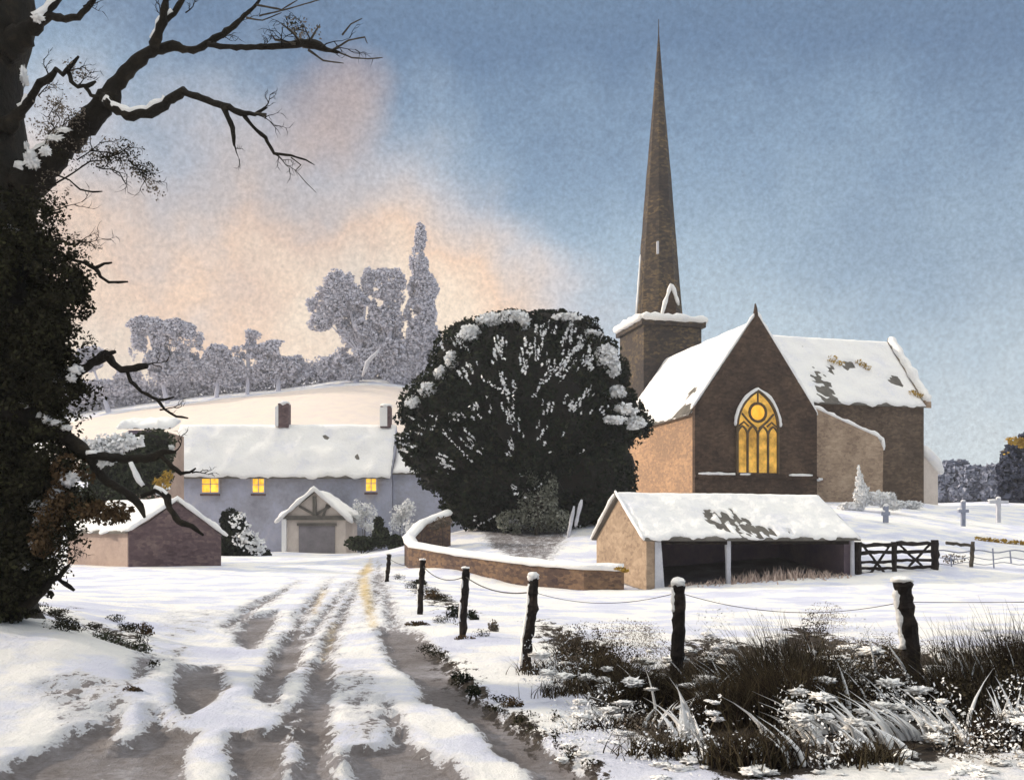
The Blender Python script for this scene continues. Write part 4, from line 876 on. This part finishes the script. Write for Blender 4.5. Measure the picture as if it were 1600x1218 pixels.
for k in range(len(wires)-1):
    a, b = wires[k], wires[k+1]; pts = [a.lerp(b, q/16)-Z*sag[k]*4*(q/16)*(1-q/16)*1.0 for q in range(17)]
    MB().tube(pts, .0038 if k < 3 else .009, 5, .2, k).build('wire', M['wire'], pf)

# ================================================================== foreground grass thicket
def blades(name, mat, base, hgt, lean, width, parent=None, seed=1, seg=4, droop=.5):
    R = np.random.RandomState(seed); n = len(base); V = []; az_ = R.rand(n)*2*PI
    s = np.stack([np.cos(az_), np.sin(az_), 0*az_], 1)
    for i in range(seg+1):
        f = i/seg; c = base+lean*(f**1.6)[None] if False else base+lean*(f**(1+droop))+np.stack([0*hgt, 0*hgt, hgt*(f-.28*droop*f*f)], 1)
        w = (width*(1-f)**.7*(.6+.8*np.sin(PI*min(f+.25, 1)))+.0008)[:, None]
        for k in range(3):
            an = 2*PI*k/3; nrm = np.stack([-s[:, 1], s[:, 0], 0*az_], 1)
            V.append(c+(s*math.cos(an)+nrm*math.sin(an))*w)
    V = np.stack(V, 1); m = (seg+1)*3; q = []
    for i in range(seg):
        for k in range(3): q.append((i*3+k, i*3+(k+1) % 3, (i+1)*3+(k+1) % 3, (i+1)*3+k))
    q = np.array(q); Q = (q[None]+np.arange(n)[:, None, None]*m).reshape(-1, 4)
    t = np.repeat(R.rand(n)*.6+.4*fnoise(base*1.5, 2), len(q))
    return np_mesh(name, V.reshape(-1, 3), Q, mat, parent, t)
o = blades('frosted_weeds', M['frostleaf'], *SHW, seed=12, droop=.1); tag(o, *WEEDTAG)
def tuft_pts(specs, seed):
    R = np.random.RandomState(seed); B, H, Ln, Wd = [], [], [], []
    for (px, py, sx, sy, n, h, lx, spread, w) in specs:
        for _ in range(n):
            x, y = onground(px, py) if _ == 0 else (x, y)
            k = y/FPX
            bx = x+R.normal()*sx*k; by = y+R.normal()*sy*k*2.2
            B.append((bx, by, 0)); hh = h*(.45+.75*R.rand()); H.append(hh); a = lx+R.normal()*spread
            Ln.append((a*hh, R.normal()*.25*hh, 0)); Wd.append(w*(.6+.8*R.rand()))
    B = np.array(B); B[:, 2] = gz_np(B[:, 0], B[:, 1])-.03
    return B, np.array(H), np.array(Ln), np.array(Wd)
dk = [(890, 1085, 30, 8, 300, .2, .2, .5, .004), (960, 1140, 36, 8, 400, .2, .2, .6, .004), (1030, 1180, 40, 8, 400, .22, .2, .6, .004), (860, 1050, 30, 6, 500, .22, .1, .5, .004), (905, 1035, 26, 8, 700, .38, -.1, .5, .004), (945, 1070, 36, 10, 900, .38, .1, .5, .0045), (1000, 1100, 40, 12, 900, .40, .0, .55, .0045),
      (1075, 1100, 40, 10, 1000, .42, .2, .6, .005), (1110, 1060, 30, 8, 700, .32, .3, .6, .004), (1150, 1130, 40, 12, 1100, .48, -.2, .5, .005), (1200, 1110, 26, 10, 900, .62, -.25, .35, .0045), (1240, 1130, 30, 12, 900, .58, -.15, .35, .0045),
      (1265, 1100, 26, 8, 900, .60, -.05, .3, .004), (1310, 1100, 40, 12, 600, .34, .1, .5, .0045), (1370, 1100, 40, 12, 700, .36, .1, .5, .0045), (1440, 1110, 30, 12, 600, .34, .1, .5, .0045), (1500, 1110, 26, 10, 800, .55, -.25, .3, .0045),
      (1560, 1090, 30, 10, 900, .60, -.1, .4, .0045), (1620, 1090, 40, 10, 900, .7, -.1, .4, .0045), (1180, 1190, 40, 12, 600, .3, .0, .6, .005), (1350, 1190, 36, 10, 300, .2, .1, .6, .005), (1560, 1160, 40, 10, 400, .3, .1, .6, .005)]
dk = [(q[0], q[1], q[2]*.8, q[3]*.8)+(int(q[4]*.7), q[5]*1.12)+q[6:] for q in dk]
o = blades('dead_grass', M['grassleaf'], *tuft_pts(dk, 5), seed=3); tag(o, 'tangled dark brown dead grass along the fence', 'grass', None, 'stuff')
wh = [(1500, 1080, 30, 6, 10, .75, -.3, .1, .011), (1570, 1090, 30, 6, 12, .8, -.2, .1, .012), (1200, 1100, 30, 6, 10, .6, -.45, .15, .010), (1060, 1120, 24, 6, 8, .5, .45, .2, .013), (1300, 1110, 40, 6, 10, .5, -.5, .15, .011), (1120, 1090, 20, 6, 8, .5, -.6, .15, .010), (985, 1085, 12, 3, 6, .30, .55, .12, .014), (1045, 1130, 18, 4, 14, .30, .75, .2, .014), (1000, 1130, 16, 3, 6, .22, .9, .2, .014), (1075, 1150, 10, 4, 14, .50, -.45, .18, .016), (1100, 1085, 14, 4, 5, .22, -.9, .2, .010),
      (1145, 1080, 24, 5, 12, .42, -.85, .12, .010), (1165, 1060, 22, 4, 8, .50, -.7, .1, .007), (1110, 1115, 12, 3, 6, .15, -1.8, .2, .013), (1215, 1085, 18, 4, 10, .55, -.4, .12, .007), (1215, 1070, 20, 6, 8, .62, -.35, .15, .010), (1240, 1060, 20, 6, 6, .6, -.3, .15, .010), (1020, 1075, 26, 6, 9, .34, .5, .4, .013), (905, 1100, 24, 6, 8, .2, -.7, .5, .010), (1160, 1180, 30, 6, 8, .3, -.6, .4, .013), (1560, 1140, 30, 6, 12, .5, -.4, .3, .011), (1260, 1105, 30, 6, 20, .42, -.75, .2, .013),
      (1285, 1140, 34, 6, 18, .34, -.95, .2, .016), (1240, 1190, 10, 4, 6, .36, -.6, .1, .016), (1375, 1150, 40, 8, 20, .36, -.85, .15, .015), (1430, 1150, 36, 8, 24, .40, -.9, .15, .016), (1350, 1165, 20, 4, 12, .28, -.9, .15, .015),
      (1460, 1110, 14, 4, 8, .40, -.5, .12, .010), (1515, 1095, 16, 5, 16, .62, -.35, .1, .009), (1545, 1075, 14, 4, 10, .70, -.25, .1, .009), (1570, 1060, 12, 4, 8, .75, -.25, .08, .010), (1598, 1070, 12, 4, 8, .7, -.15, .08, .010), (1485, 1100, 12, 4, 10, .42, -.5, .12, .011),
      (880, 1035, 10, 4, 6, .16, -.9, .3, .010), (920, 1010, 16, 4, 8, .14, .9, .5, .010), (1420, 1060, 8, 3, 5, .3, -.5, .1, .008)]
wh = [(q[0], q[1], q[2]*1.7, q[3]*1.5, int(q[4]*.8), q[5]*1.1, q[6], q[7]*1.3, q[8]*1.6) for q in wh]
o = blades('snowy_reeds', M['snowleaf'], *tuft_pts(wh, 9), seed=7, droop=.55); tag(o, 'bent white snow coated reeds among the dark grass', 'reeds', None, 'stuff')
th_ = [(1240, 1090, 30, 8, 160, .95, -.12, .16, .005), (1510, 1080, 30, 8, 120, .85, -.2, .16, .005), (1590, 1080, 30, 8, 120, 1.0, -.1, .16, .005), (1190, 1080, 20, 8, 60, .8, -.25, .16, .005), (1245, 1100, 40, 10, 60, .85, -.15, .25, .0022), (1150, 1070, 40, 8, 30, .75, -.5, .2, .002), (1510, 1090, 50, 8, 60, .85, -.2, .2, .0022), (1340, 1090, 40, 8, 30, .6, 0, .3, .002), (1600, 1060, 30, 8, 40, .9, -.1, .2, .002)]
o = blades('dry_stalks', M['grassleaf'], *tuft_pts(th_, 15), seed=17); tag(o, 'thin grey dry stalks rising above the dead grass', 'grass', None, 'stuff')
# twiggy clumps of dark and snowy leaves (each a low bush)
def clumps(name, label, cat, mat, specs, n, size, gap, gf, seed):
    bl = []
    for (px, py, rx, ry) in specs:
        x, y = onground(px, py); k = y/FPX; bl.append((Vector((x, y, gz(x, y)+ry*k*.6)), (rx*k, rx*k*1.1, ry*k)))
    o = leaf_cloud(name, mat, None, bl, n, size, gap, gf, .2, seed=seed); return tag(o, label, cat, None, 'stuff')
sp_px = [(870, 1075, 40, 20), (920, 1130, 40, 22), (960, 1160, 40, 22), (1000, 1190, 46, 20), (1060, 1200, 46, 16), (940, 1090, 26, 16), (1300, 1195, 40, 22), (1280, 1150, 24, 18), (1460, 1150, 34, 30), (1440, 1120, 24, 20), (1560, 1190, 60, 22), (1500, 1200, 30, 16), (1590, 1150, 34, 22), (1480, 1065, 22, 40), (1180, 1195, 26, 16),
        (1060, 1060, 30, 14), (1120, 1030, 24, 12), (1010, 1060, 30, 16), (1330, 1050, 30, 14), (1400, 1195, 40, 14), (1110, 1160, 16, 14), (1255, 1100, 34, 26), (1390, 1130, 30, 22), (1350, 1150, 26, 16), (900, 1180, 40, 14), (980, 1120, 40, 16), (1540, 1060, 24, 40), (1210, 1050, 20, 20), (1240, 1160, 24, 12), (1130, 1060, 30, 14), (1200, 1050, 24, 12), (1300, 1050, 30, 14), (1350, 1085, 34, 14), (1450, 1080, 24, 14), (1560, 1080, 34, 16), (1100, 1110, 20, 10)]
Rs = random.Random(4); sm_ = MB()
for (px, py, rx, ry) in sp_px:
    for _ in range(6):
        x, y = onground(px+Rs.gauss(0, .6)*rx, py+Rs.gauss(0, .5)*ry); q = y/FPX; w_ = Rs.uniform(5, 16)*q
        sm_.blob((x, y, gz(x, y)+Rs.uniform(.0, .34)*(py < 1170)), (w_, w_*Rs.uniform(.5, 1.6), w_*Rs.uniform(.2, .4)), .7, 3.2, 22, 14, Rs.random()*50)
o = sm_.build('snow_clods', M['snow'], None, True); tag(o, 'lumps of snow caught in the verge grass', 'snow', None, 'stuff')
clumps('snow_flecks', 'snow flecks on the twigs of the verge', 'snow', M['snowleaf'], sp_px+[(px, py, rx*1.5, 60) for px, py, rx, ry in sp_px[::2]], 17000, .013, .50, 4.5, 41)
clumps('dark_twigs', 'matted dark twigs in the verge grass', 'twigs', M['grassleaf'], [(905, 1010, 36, 26), (960, 1050, 44, 30), (1010, 1100, 50, 34), (1085, 1060, 40, 30), (1150, 1120, 60, 46), (1230, 1130, 50, 56), (1300, 1080, 56, 40), (1380, 1090, 56, 40), (1330, 1130, 50, 40), (1500, 1120, 50, 46), (1580, 1110, 50, 56), (1570, 1040, 30, 30), (1270, 1020, 26, 40), (1480, 1040, 12, 30), (1380, 1040, 44, 20), (1060, 1130, 50, 20)], 30000, .015, .47, 5, 42)
clumps('lane_edge_scrub', 'dark broken scrub along the right edge of the lane', 'scrub', M['ivy'], [(x+Rs.gauss(0, 9), y+Rs.gauss(0, 3), Rs.uniform(8, 22), Rs.uniform(5, 12)) for x, y in ((670, 1012), (690, 1026), (705, 1042), (722, 1060), (738, 1078), (760, 1095), (785, 1112), (810, 1126), (835, 1140), (858, 1152), (880, 1166), (905, 1182), (925, 1196), (800, 1100), (830, 1118), (860, 1130), (885, 1148), (655, 918), (672, 930), (690, 945), (712, 958), (725, 975), (700, 968), (645, 905), (738, 1000), (680, 975))], 9000, .013, .42, 6, 44)
clumps('bank_scrub', 'dark sparse scrub poking through snow on the left bank', 'scrub', M['ivy'], [(x, y, a, b) for x, y, a, b in ((85, 962, 24, 8), (100, 978, 22, 10), (120, 985, 14, 8), (145, 985, 14, 9), (165, 998, 18, 9), (190, 1008, 16, 9), (215, 1020, 14, 10), (222, 1005, 10, 14), (200, 985, 20, 8), (60, 950, 20, 6), (180, 970, 16, 7), (240, 1040, 10, 7))], 5200, .014, .44, 5, 46)
clumps('grey_twigs', 'fine grey brown twig haze above the verge', 'twigs', M['greyleaf'], [(900, 1050, 40, 26), (970, 1010, 50, 28), (1020, 1030, 36, 24), (1320, 1040, 60, 30), (1380, 1020, 40, 22), (1290, 985, 34, 30), (1460, 1030, 30, 20), (1170, 1040, 30, 20), (1010, 1000, 30, 20), (1000, 1160, 60, 24), (1290, 1180, 60, 24), (1520, 1180, 70, 30)], 15000, .011, .44, 6, 43)
# verge tufts along the lane, each its own plant
for k, (px, py, rx, ry, m_, lab) in enumerate((
    (675, 935, 16, 9, 'brownleaf', 'dark tuft at the foot of the second fence post from the far end'), (708, 965, 14, 14, 'yew', 'dark tuft between the second and third posts from the far end'), (737, 968, 9, 11, 'yew', 'small dark tuft just right of the third post from the far end'),
    (725, 1000, 16, 6, 'brownleaf', 'flat dark tuft under the third post from the far end'), (650, 977, 18, 5, 'brownleaf', 'dark tuft on the lane edge left of the third post'), (770, 985, 8, 12, 'greyleaf', 'lone grey brown tuft in snow left of the snow topped post'),
    (720, 1062, 16, 10, 'yew', 'black weed clump on the muddy right edge of the lane, upper one'), (738, 1085, 12, 10, 'yew', 'black weed clump on the muddy right edge of the lane, lower one'), (800, 1105, 18, 12, 'brownleaf', 'brown weed clump left of the snowy thicket'),
    (95, 985, 30, 14, 'ivy', 'dark bramble sprawled in snow at the foot of the big tree'), (165, 1002, 24, 12, 'greenleaf', 'dark green scrub on the left bank, nearer the tree'), (210, 1018, 22, 12, 'greenleaf', 'dark green scrub on the left bank, nearer the lane'), (222, 990, 16, 14, 'brownleaf', 'sparse brown sprig above the left bank scrub'),
    (205, 1080, 14, 6, 'brownleaf', 'brown tuft where the left bank meets the lane'), (655, 912, 10, 5, 'yew', 'tiny dark tuft between the two farthest fence posts'))):
    x, y = onground(px, py); q = y/FPX
    bush('verge_tuft', lab, 'tuft', [(Vector((x, y, gz(x, y)+ry*q*.5)), (rx*q, rx*q*.8, ry*q)), (Vector((x+rx*q*.7, y, gz(x, y)+ry*q*.3)), (rx*q*.6, rx*q*.5, ry*q*.6))], 420, 2.0*q, M[m_], .36, 1.0/(q*12), seed=60+k, group='dark tufts in the snow', shell=.1)

# ================================================================== GREAT IVIED TREE, LEFT
TD = 12.0
bt_ = thing('ivied_tree', 'big dark ivy covered tree with snowy bare branches at the left edge', 'tree', P(-60, 960, TD))
bz_ = P(-70, 965, TD)
trk = []
for (x, y) in ((-72, 985), (-70, 900), (-75, 700), (-72, 500), (-66, 300), (-62, 120), (-58, -60), (-52, -260), (-45, -500)): trk.append(P(x, y, TD+.1))
sub_ = []
for a, b in zip(trk[:-1], trk[1:]):
    for k in range(6): sub_.append(a.lerp(b, k/6))
sub_.append(trk[-1])
rad_ = [(112-30*min(1, i/len(sub_)))/FPX*TD*(1.12 if i < 4 else 1)+.03*mn.noise(Vector((i*.6, 0, 0))) for i in range(len(sub_))]
MB().tube(sub_, rad_, 20, .22, 3).build('trunk', M['bark'], bt_, True)
def limb(pts, snow=None, name='branch', D=TD, dz=0.0, mat='bark', seed=0, sw=.5):
    """pts: (px, py, radius px); wiggled into a knotty limb"""
    R = random.Random(seed); out, rad = [], []; n = len(pts)
    for i in range(n-1):
        a, b = pts[i], pts[i+1]; L_ = math.hypot(b[0]-a[0], b[1]-a[1]); k = max(2, int(L_/7))
        for q in range(k):
            u = q/k; x = a[0]+(b[0]-a[0])*u; y = a[1]+(b[1]-a[1])*u; r = a[2]+(b[2]-a[2])*u; j = r*.22
            dd = D+dz*(i+u)/(n-1); out.append(P(x+R.uniform(-j, j), y+R.uniform(-j, j), dd)); rad.append(r/FPX*dd*R.uniform(.86, 1.16))
    a = pts[-1]; out.append(P(a[0], a[1], D+dz)); rad.append(a[2]/FPX*D*.7)
    o = MB().tube(out, rad, 8, .15, seed).build(name, M[mat], bt_, True)
    if snow:
        for (s0, s1) in snow:
            i0, i1 = int(s0*len(out)), max(int(s0*len(out))+3, int(s1*len(out))); seg = out[i0:i1]; sr_ = rad[i0:i1]
            if len(seg) > 2:
                m_ = MB().tube([p+Vector((-r*.35, -r*.25, r*.78)) for p, r in zip(seg, sr_)], [r*sw*(1+.4*mn.noise(p*14))+.004 for p, r in zip(seg, sr_)], 7, .3, seed)
                m_.build('snow', M['snow'], o, True)
    return o
limb([(-30, 360, 44), (30, 305, 30), (70, 258, 22), (110, 220, 18), (150, 180, 16), (172, 150, 15), (190, 122, 11), (215, 95, 10), (243, 77, 8), (272, 72, 6.5), (300, 80, 5.5), (330, 65, 5.5), (360, 45, 4), (400, 8, 2), (412, -10, 1.5)], [(.18, .34)], dz=-.8, seed=1, sw=.38)
limb([(240, 76, 8.5), (248, 50, 7), (256, 25, 6.5), (262, -20, 5)], [(.1, .5)], dz=-.3, D=11.4, seed=2)
limb([(256, 34, 5.5), (272, 20, 4.5), (292, -12, 3.5)], [(.1, .5)], D=11.4, seed=3, sw=.8)
limb([(326, 70, 4.5), (360, 74, 4), (400, 74, 4), (440, 72, 5), (470, 68, 6.5), (492, 68, 8), (510, 78, 4), (532, 82, 1.6)], D=11.3, dz=-.3, seed=4)
for k, pl in enumerate(([(520, 78, 1.6), (545, 63, 1.2), (570, 58, 1.2), (574, 68, .8)], [(482, 78, 2), (505, 95, 1.3), (537, 99, .9)], [(528, 82, 1.4), (550, 90, 1.2), (575, 92, 1.0), (598, 90, .8)], [(470, 66, 2.4), (455, 48, 1.6), (440, 38, 1.1)],
                        [(485, 62, 2), (495, 46, 1.4), (500, 38, .9)], [(462, 68, 2.2), (430, 62, 1.6), (425, 55, 1)], [(400, 8, 1.6), (440, 15, 1.2), (465, 0, .9)], [(405, 25, 1.2), (450, 14, 1), (505, -2, .9)], [(535, 55, 1.6), (548, 38, 1.2), (566, 29, .9)], [(385, 28, 1.6), (410, 32, 1.1), (440, 20, .8)])):
    limb(pl, name='twig', D=11.1, mat='twig', seed=20+k)
limb([(160, 150, 7), (182, 172, 8), (208, 180, 8.5), (232, 176, 8.5), (256, 163, 8), (287, 142, 6.5), (300, 148, 5.5), (325, 158, 5), (350, 165, 5), (375, 177, 4.5), (398, 178, 3.5), (418, 168, 1.2)], [(.08, .42)], D=11.5, dz=-.4, seed=5, sw=.62)
limb([(347, 164, 5), (356, 182, 4), (363, 200, 4), (366, 228, 2.2)], D=11.2, seed=6)
limb([(380, 177, 4), (395, 198, 3), (415, 215, 2.8), (428, 240, 2.6), (455, 243, 1.8), (478, 250, 1.2), (492, 258, .6)], D=11.2, seed=7)
limb([(455, 246, 1.2), (470, 258, 1), (462, 266, .7), (478, 285, .6), (494, 301, .5)], name='twig', D=11.2, mat='twig', seed=8)
limb([(398, 178, 2.4), (415, 180, 2.5), (414, 186, 1)], name='twig', D=11.1, mat='twig', seed=9)
limb([(-10, 90, 30), (35, 55, 16), (62, 33, 10), (80, 26, 6.5), (102, 30, 5.5), (122, 26, 5.5), (136, 14, 4.5), (150, -6, 3)], D=11.9, dz=-.4, seed=10)
limb([(60, 36, 7), (74, 18, 5), (96, -4, 4)], [(.0, .95)], D=11.7, seed=11, sw=1.0)
limb([(5, 205, 16), (30, 178, 9), (48, 155, 6.5), (62, 130, 6.5), (78, 122, 5), (88, 108, 3.6), (98, 116, 3.6), (110, 104, 3.6), (123, 88, 2.6)], [(.25, .42)], D=11.8, dz=-.4, seed=12)
limb([(106, 110, 3.4), (112, 128, 3.6), (122, 136, 3), (136, 134, 3.4), (150, 127, 2.4)], D=11.5, seed=13)
limb([(134, 136, 3), (142, 149, 3), (156, 153, 3), (172, 145, 3)], D=11.5, seed=14)
limb([(20, 415, 10), (50, 392, 5), (70, 384, 3), (98, 376, 2.5), (108, 382, 2.2), (120, 382, 1.8), (130, 374, 1.3)], D=11.6, seed=15)
limb([(40, 430, 3), (95, 400, 2), (134, 411, 2.6), (150, 419, 3.4), (157, 432, 2.6), (170, 441, 2.2), (200, 440, 1.8)], D=11.4, seed=16)
limb([(150, 418, 2.4), (163, 412, 2.2), (175, 410, 2)], name='twig', D=11.4, seed=17)
limb([(20, 640, 16), (75, 610, 10), (105, 590, 7), (132, 576, 7), (150, 564, 8), (165, 553, 7), (176, 568, 5), (190, 577, 6), (210, 574, 6), (229, 571, 6)], [(.35, .55)], D=11.6, dz=-.5, seed=18, sw=.9)
limb([(162, 553, 4), (172, 552, 4), (181, 549, 3)], name='twig', D=11.2, seed=19)
limb([(199, 580, 3), (205, 596, 2.6), (222, 612, 2.6), (245, 624, 2.4), (258, 640, 2), (275, 650, 2), (294, 653, 1.6)], D=11.2, seed=40)
limb([(244, 624, 2), (258, 624, 2), (272, 620, 1.6)], name='twig', D=11.2, seed=41)
limb([(10, 640, 22), (60, 660, 18), (90, 673, 15), (115, 692, 12), (140, 712, 9), (150, 730, 8), (162, 748, 7), (185, 762, 6), (205, 775, 6.5), (218, 790, 5), (226, 808, 3)], [(.12, .3)], D=11.5, dz=-.5, seed=42, sw=.42)
limb([(140, 712, 7), (170, 713, 7), (205, 718, 6), (240, 714, 6), (255, 706, 5), (275, 706, 3)], [(.0, .12)], D=11.1, seed=43)
limb([(252, 712, 4.2), (268, 728, 4), (283, 740, 3), (297, 737, 2.4), (306, 731, 1.8)], D=11.1, seed=44)
limb([(205, 724, 3), (214, 745, 3), (225, 760, 3)], [(.0, 1)], name='twig', D=11.0, seed=45, sw=1.2)
limb([(220, 775, 3), (245, 765, 5), (262, 775, 6), (266, 795, 5), (280, 815, 5), (300, 822, 4), (318, 836, 2.4)], [(.2, .5)], D=11.0, seed=46, sw=.6)
limb([(20, 960, 12), (60, 930, 7), (78, 910, 5), (92, 900, 4), (106, 884, 3.4)], D=11.4, seed=47)
limb([(90, 902, 3.2), (102, 912, 3.4), (116, 922, 3)], name='twig', D=11.4, seed=48)
limb([(40, 290, 2), (85, 288, 1.2), (115, 270, 1.2), (140, 252, 1.2), (165, 250, .8)], name='twig', D=11.6, seed=49)
limb([(60, 262, 2), (108, 281, 1.1), (125, 296, 1.3), (145, 300, 1.5), (160, 299, 1.1)], name='twig', D=11.6, seed=50)
# fine twigs off the big limbs
Rt = random.Random(12); tm = MB()
def spray(x, y, a, l, r, D, dep):
    pts = [(x, y)]; 
    for _ in range(4):
        a += Rt.uniform(-.45, .45); x += math.cos(a)*l/4; y -= math.sin(a)*l/4; pts.append((x, y))
    tm.tube([P(u, v_, D-.02*i) for i, (u, v_) in enumerate(pts)], [r/FPX*D*(1-.2*i) for i in range(5)], 4)
    if dep:
        for i in (1, 2, 3, 4):
            if Rt.random() < .8: spray(pts[i][0], pts[i][1], a+Rt.choice((-1, 1))*Rt.uniform(.4, 1.0), l*Rt.uniform(.4, .7), r*.6, D, dep-1)
for (x, y, a, l, D) in [(470, 68, 2.2, 40, 11), (485, 66, 1.4, 34, 11), (455, 70, 2.6, 36, 11), (500, 76, .5, 50, 11), (440, 72, 1.9, 30, 11), (510, 80, .1, 46, 11), (400, 74, .6, 26, 11.1), (330, 66, .9, 30, 11.2), (360, 45, .5, 34, 11.2), (395, 178, -.4, 40, 11.1), (366, 226, -1.6, 24, 11.2), (428, 240, -.6, 34, 11.2), (410, 170, .5, 26, 11.1),
        (100, 115, .5, 34, 11.5), (75, 122, 1.4, 30, 11.6), (120, 135, .3, 30, 11.5), (60, 150, 1.0, 34, 11.6), (70, 240, 1.9, 60, 11.5), (90, 220, 1.7, 50, 11.5), (110, 215, 2.2, 50, 11.5), (120, 250, .3, 60, 11.5), (140, 235, .1, 60, 11.5), (150, 260, -.1, 50, 11.5), (165, 245, .2, 50, 11.5), (200, 250, -.5, 50, 11.5), (80, 330, .6, 50, 11.4), (70, 380, .4, 60, 11.4), (120, 376, .1, 40, 11.4),
        (230, 570, .2, 30, 11.2), (150, 560, .9, 26, 11.2), (272, 706, .2, 30, 11.1), (250, 640, -.3, 30, 11.2), (300, 738, .1, 26, 11.1), (105, 884, .7, 30, 11.3), (250, 30, 1.8, 30, 11.3), (290, 20, .9, 30, 11.3), (130, 10, .8, 40, 11.4)]:
    spray(x, y, a, l, 1.5, D, 2)
tag(tm.build('bare_twigs', M['bark'], bt_), kind='stuff')
# snow lying in forks and on the ivy
for k, (x, y, rx, ry) in enumerate(((48, 245, 9, 14), (52, 255, 13, 9), (72, 236, 9, 8), (42, 228, 4, 7), (85, 215, 14, 5), (100, 203, 12, 4), (60, 28, 10, 7), (38, 120, 4, 16), (85, 660, 12, 5), (105, 668, 10, 5), (72, 655, 6, 7), (120, 578, 12, 7), (112, 590, 8, 7), (105, 750, 14, 12), (88, 770, 9, 12), (62, 790, 18, 9), (75, 800, 16, 8), (115, 745, 9, 8), (60, 815, 9, 10), (38, 885, 8, 6), (52, 850, 6, 9), (12, 355, 12, 5), (24, 360, 6, 6), (158, 724, 5, 8), (268, 700, 4, 6))):
    MB().blob(P(x, y, 11.15 if x > 60 or y > 500 else 11.5), (rx/FPX*9.5, ry/FPX*7, ry/FPX*8.5), .75, 2.6, 20, 14, k*1.7).build('snow', M['snow'], bt_, True)
iv = [(30, 430, 42, 60), (95, 440, 38, 36), (60, 500, 50, 60), (110, 470, 26, 26), (95, 520, 26, 40), (70, 560, 46, 40), (90, 600, 34, 34), (60, 650, 40, 50), (90, 720, 40, 30), (70, 760, 44, 44), (50, 820, 40, 50), (40, 880, 40, 50), (30, 920, 42, 34), (20, 350, 32, 50), (60, 385, 28, 32), (15, 620, 50, 80), (10, 750, 50, 90), (5, 870, 50, 80), (10, 480, 50, 90), (0, 950, 60, 24)]
leaf_cloud('ivy', M['ivy'], bt_, [(P(a, b, 11.4), (c/FPX*11.4, .5, d/FPX*11.4)) for a, b, c, d in iv], 60000, .030, .40, 3.2, shell=.45, seed=51)
cm = MB()
for k, (a, b, c, d) in enumerate(iv):
    if a < 80: cm.blob(P(a-14, b, 11.8), (c/FPX*9.6, .35, d/FPX*10), .3, 1.8, 18, 12, k)
cm.build('ivy_mass', M['yewcore'], bt_)
leaf_cloud('ivy_fringe', M['ivy'], bt_, [(P(a, b, 11.3), (c/FPX*11.3, .4, d/FPX*11.3)) for a, b, c, d in ((75, 330, 26, 44), (62, 375, 30, 30), (105, 395, 34, 22), (120, 430, 30, 26), (118, 540, 26, 40), (130, 610, 30, 26), (95, 640, 50, 26), (140, 790, 34, 30), (110, 830, 26, 40), (85, 880, 22, 40), (90, 680, 40, 20), (60, 320, 20, 24))], 7500, .024, .50, 5, shell=.1, seed=52)
leaf_cloud('withered_leaves', M['brownleaf'], bt_, [(P(a, b, 11.2), (c/FPX*11.2, .3, d/FPX*11.2)) for a, b, c, d in ((115, 735, 32, 28), (100, 780, 26, 30), (85, 810, 24, 24), (70, 840, 20, 30), (160, 800, 50, 20))], 7000, .026, .40, 4, shell=.2, seed=53)
leaf_cloud('fine_twigs', M['greyleaf'], bt_, [(P(a, b, 11.6), (c/FPX*11.6, .35, d/FPX*11.6)) for a, b, c, d in ((185, 240, 30, 24), (218, 270, 26, 22), (150, 245, 34, 24), (240, 295, 14, 12), (95, 165, 40, 30), (80, 210, 34, 26), (120, 180, 24, 24), (125, 115, 20, 12), (80, 290, 30, 26), (130, 380, 26, 12), (470, 48, 34, 14))], 3800, .016, .50, 6, shell=.1, seed=54)
leaf_cloud('dead_leaf_spray', M['ivy'], bt_, [(P(a, b, 11.6), (c/FPX*11.6, .3, d/FPX*11.6)) for a, b, c, d in ((200, 235, 26, 18), (225, 268, 22, 16), (165, 250, 34, 18), (458, 46, 22, 12), (95, 255, 30, 16))], 2200, .016, .52, 6, shell=.1, seed=55)

# ------------------------------------------------------------------ haze
HZ = 0.0005
hb = MB().box((0, 190, 32), Vector((345, 0, 0)), Vector((0, 215, 0)), Z*38)
hm = bpy.data.materials.new('haze'); hm.use_nodes = True; ht = hm.node_tree; ht.nodes.clear()
ho_ = N(ht, 'ShaderNodeOutputMaterial'); pv = N(ht, 'ShaderNodeVolumePrincipled'); pv.inputs['Color'].default_value = (.86, .88, .95, 1)
pv.inputs['Density'].default_value = HZ; link(ht, pv.outputs[0], ho_.inputs['Volume'])
hz = hb.build('haze', hm); tag(hz, 'thin cold haze over the fields', None, None, 'stuff')
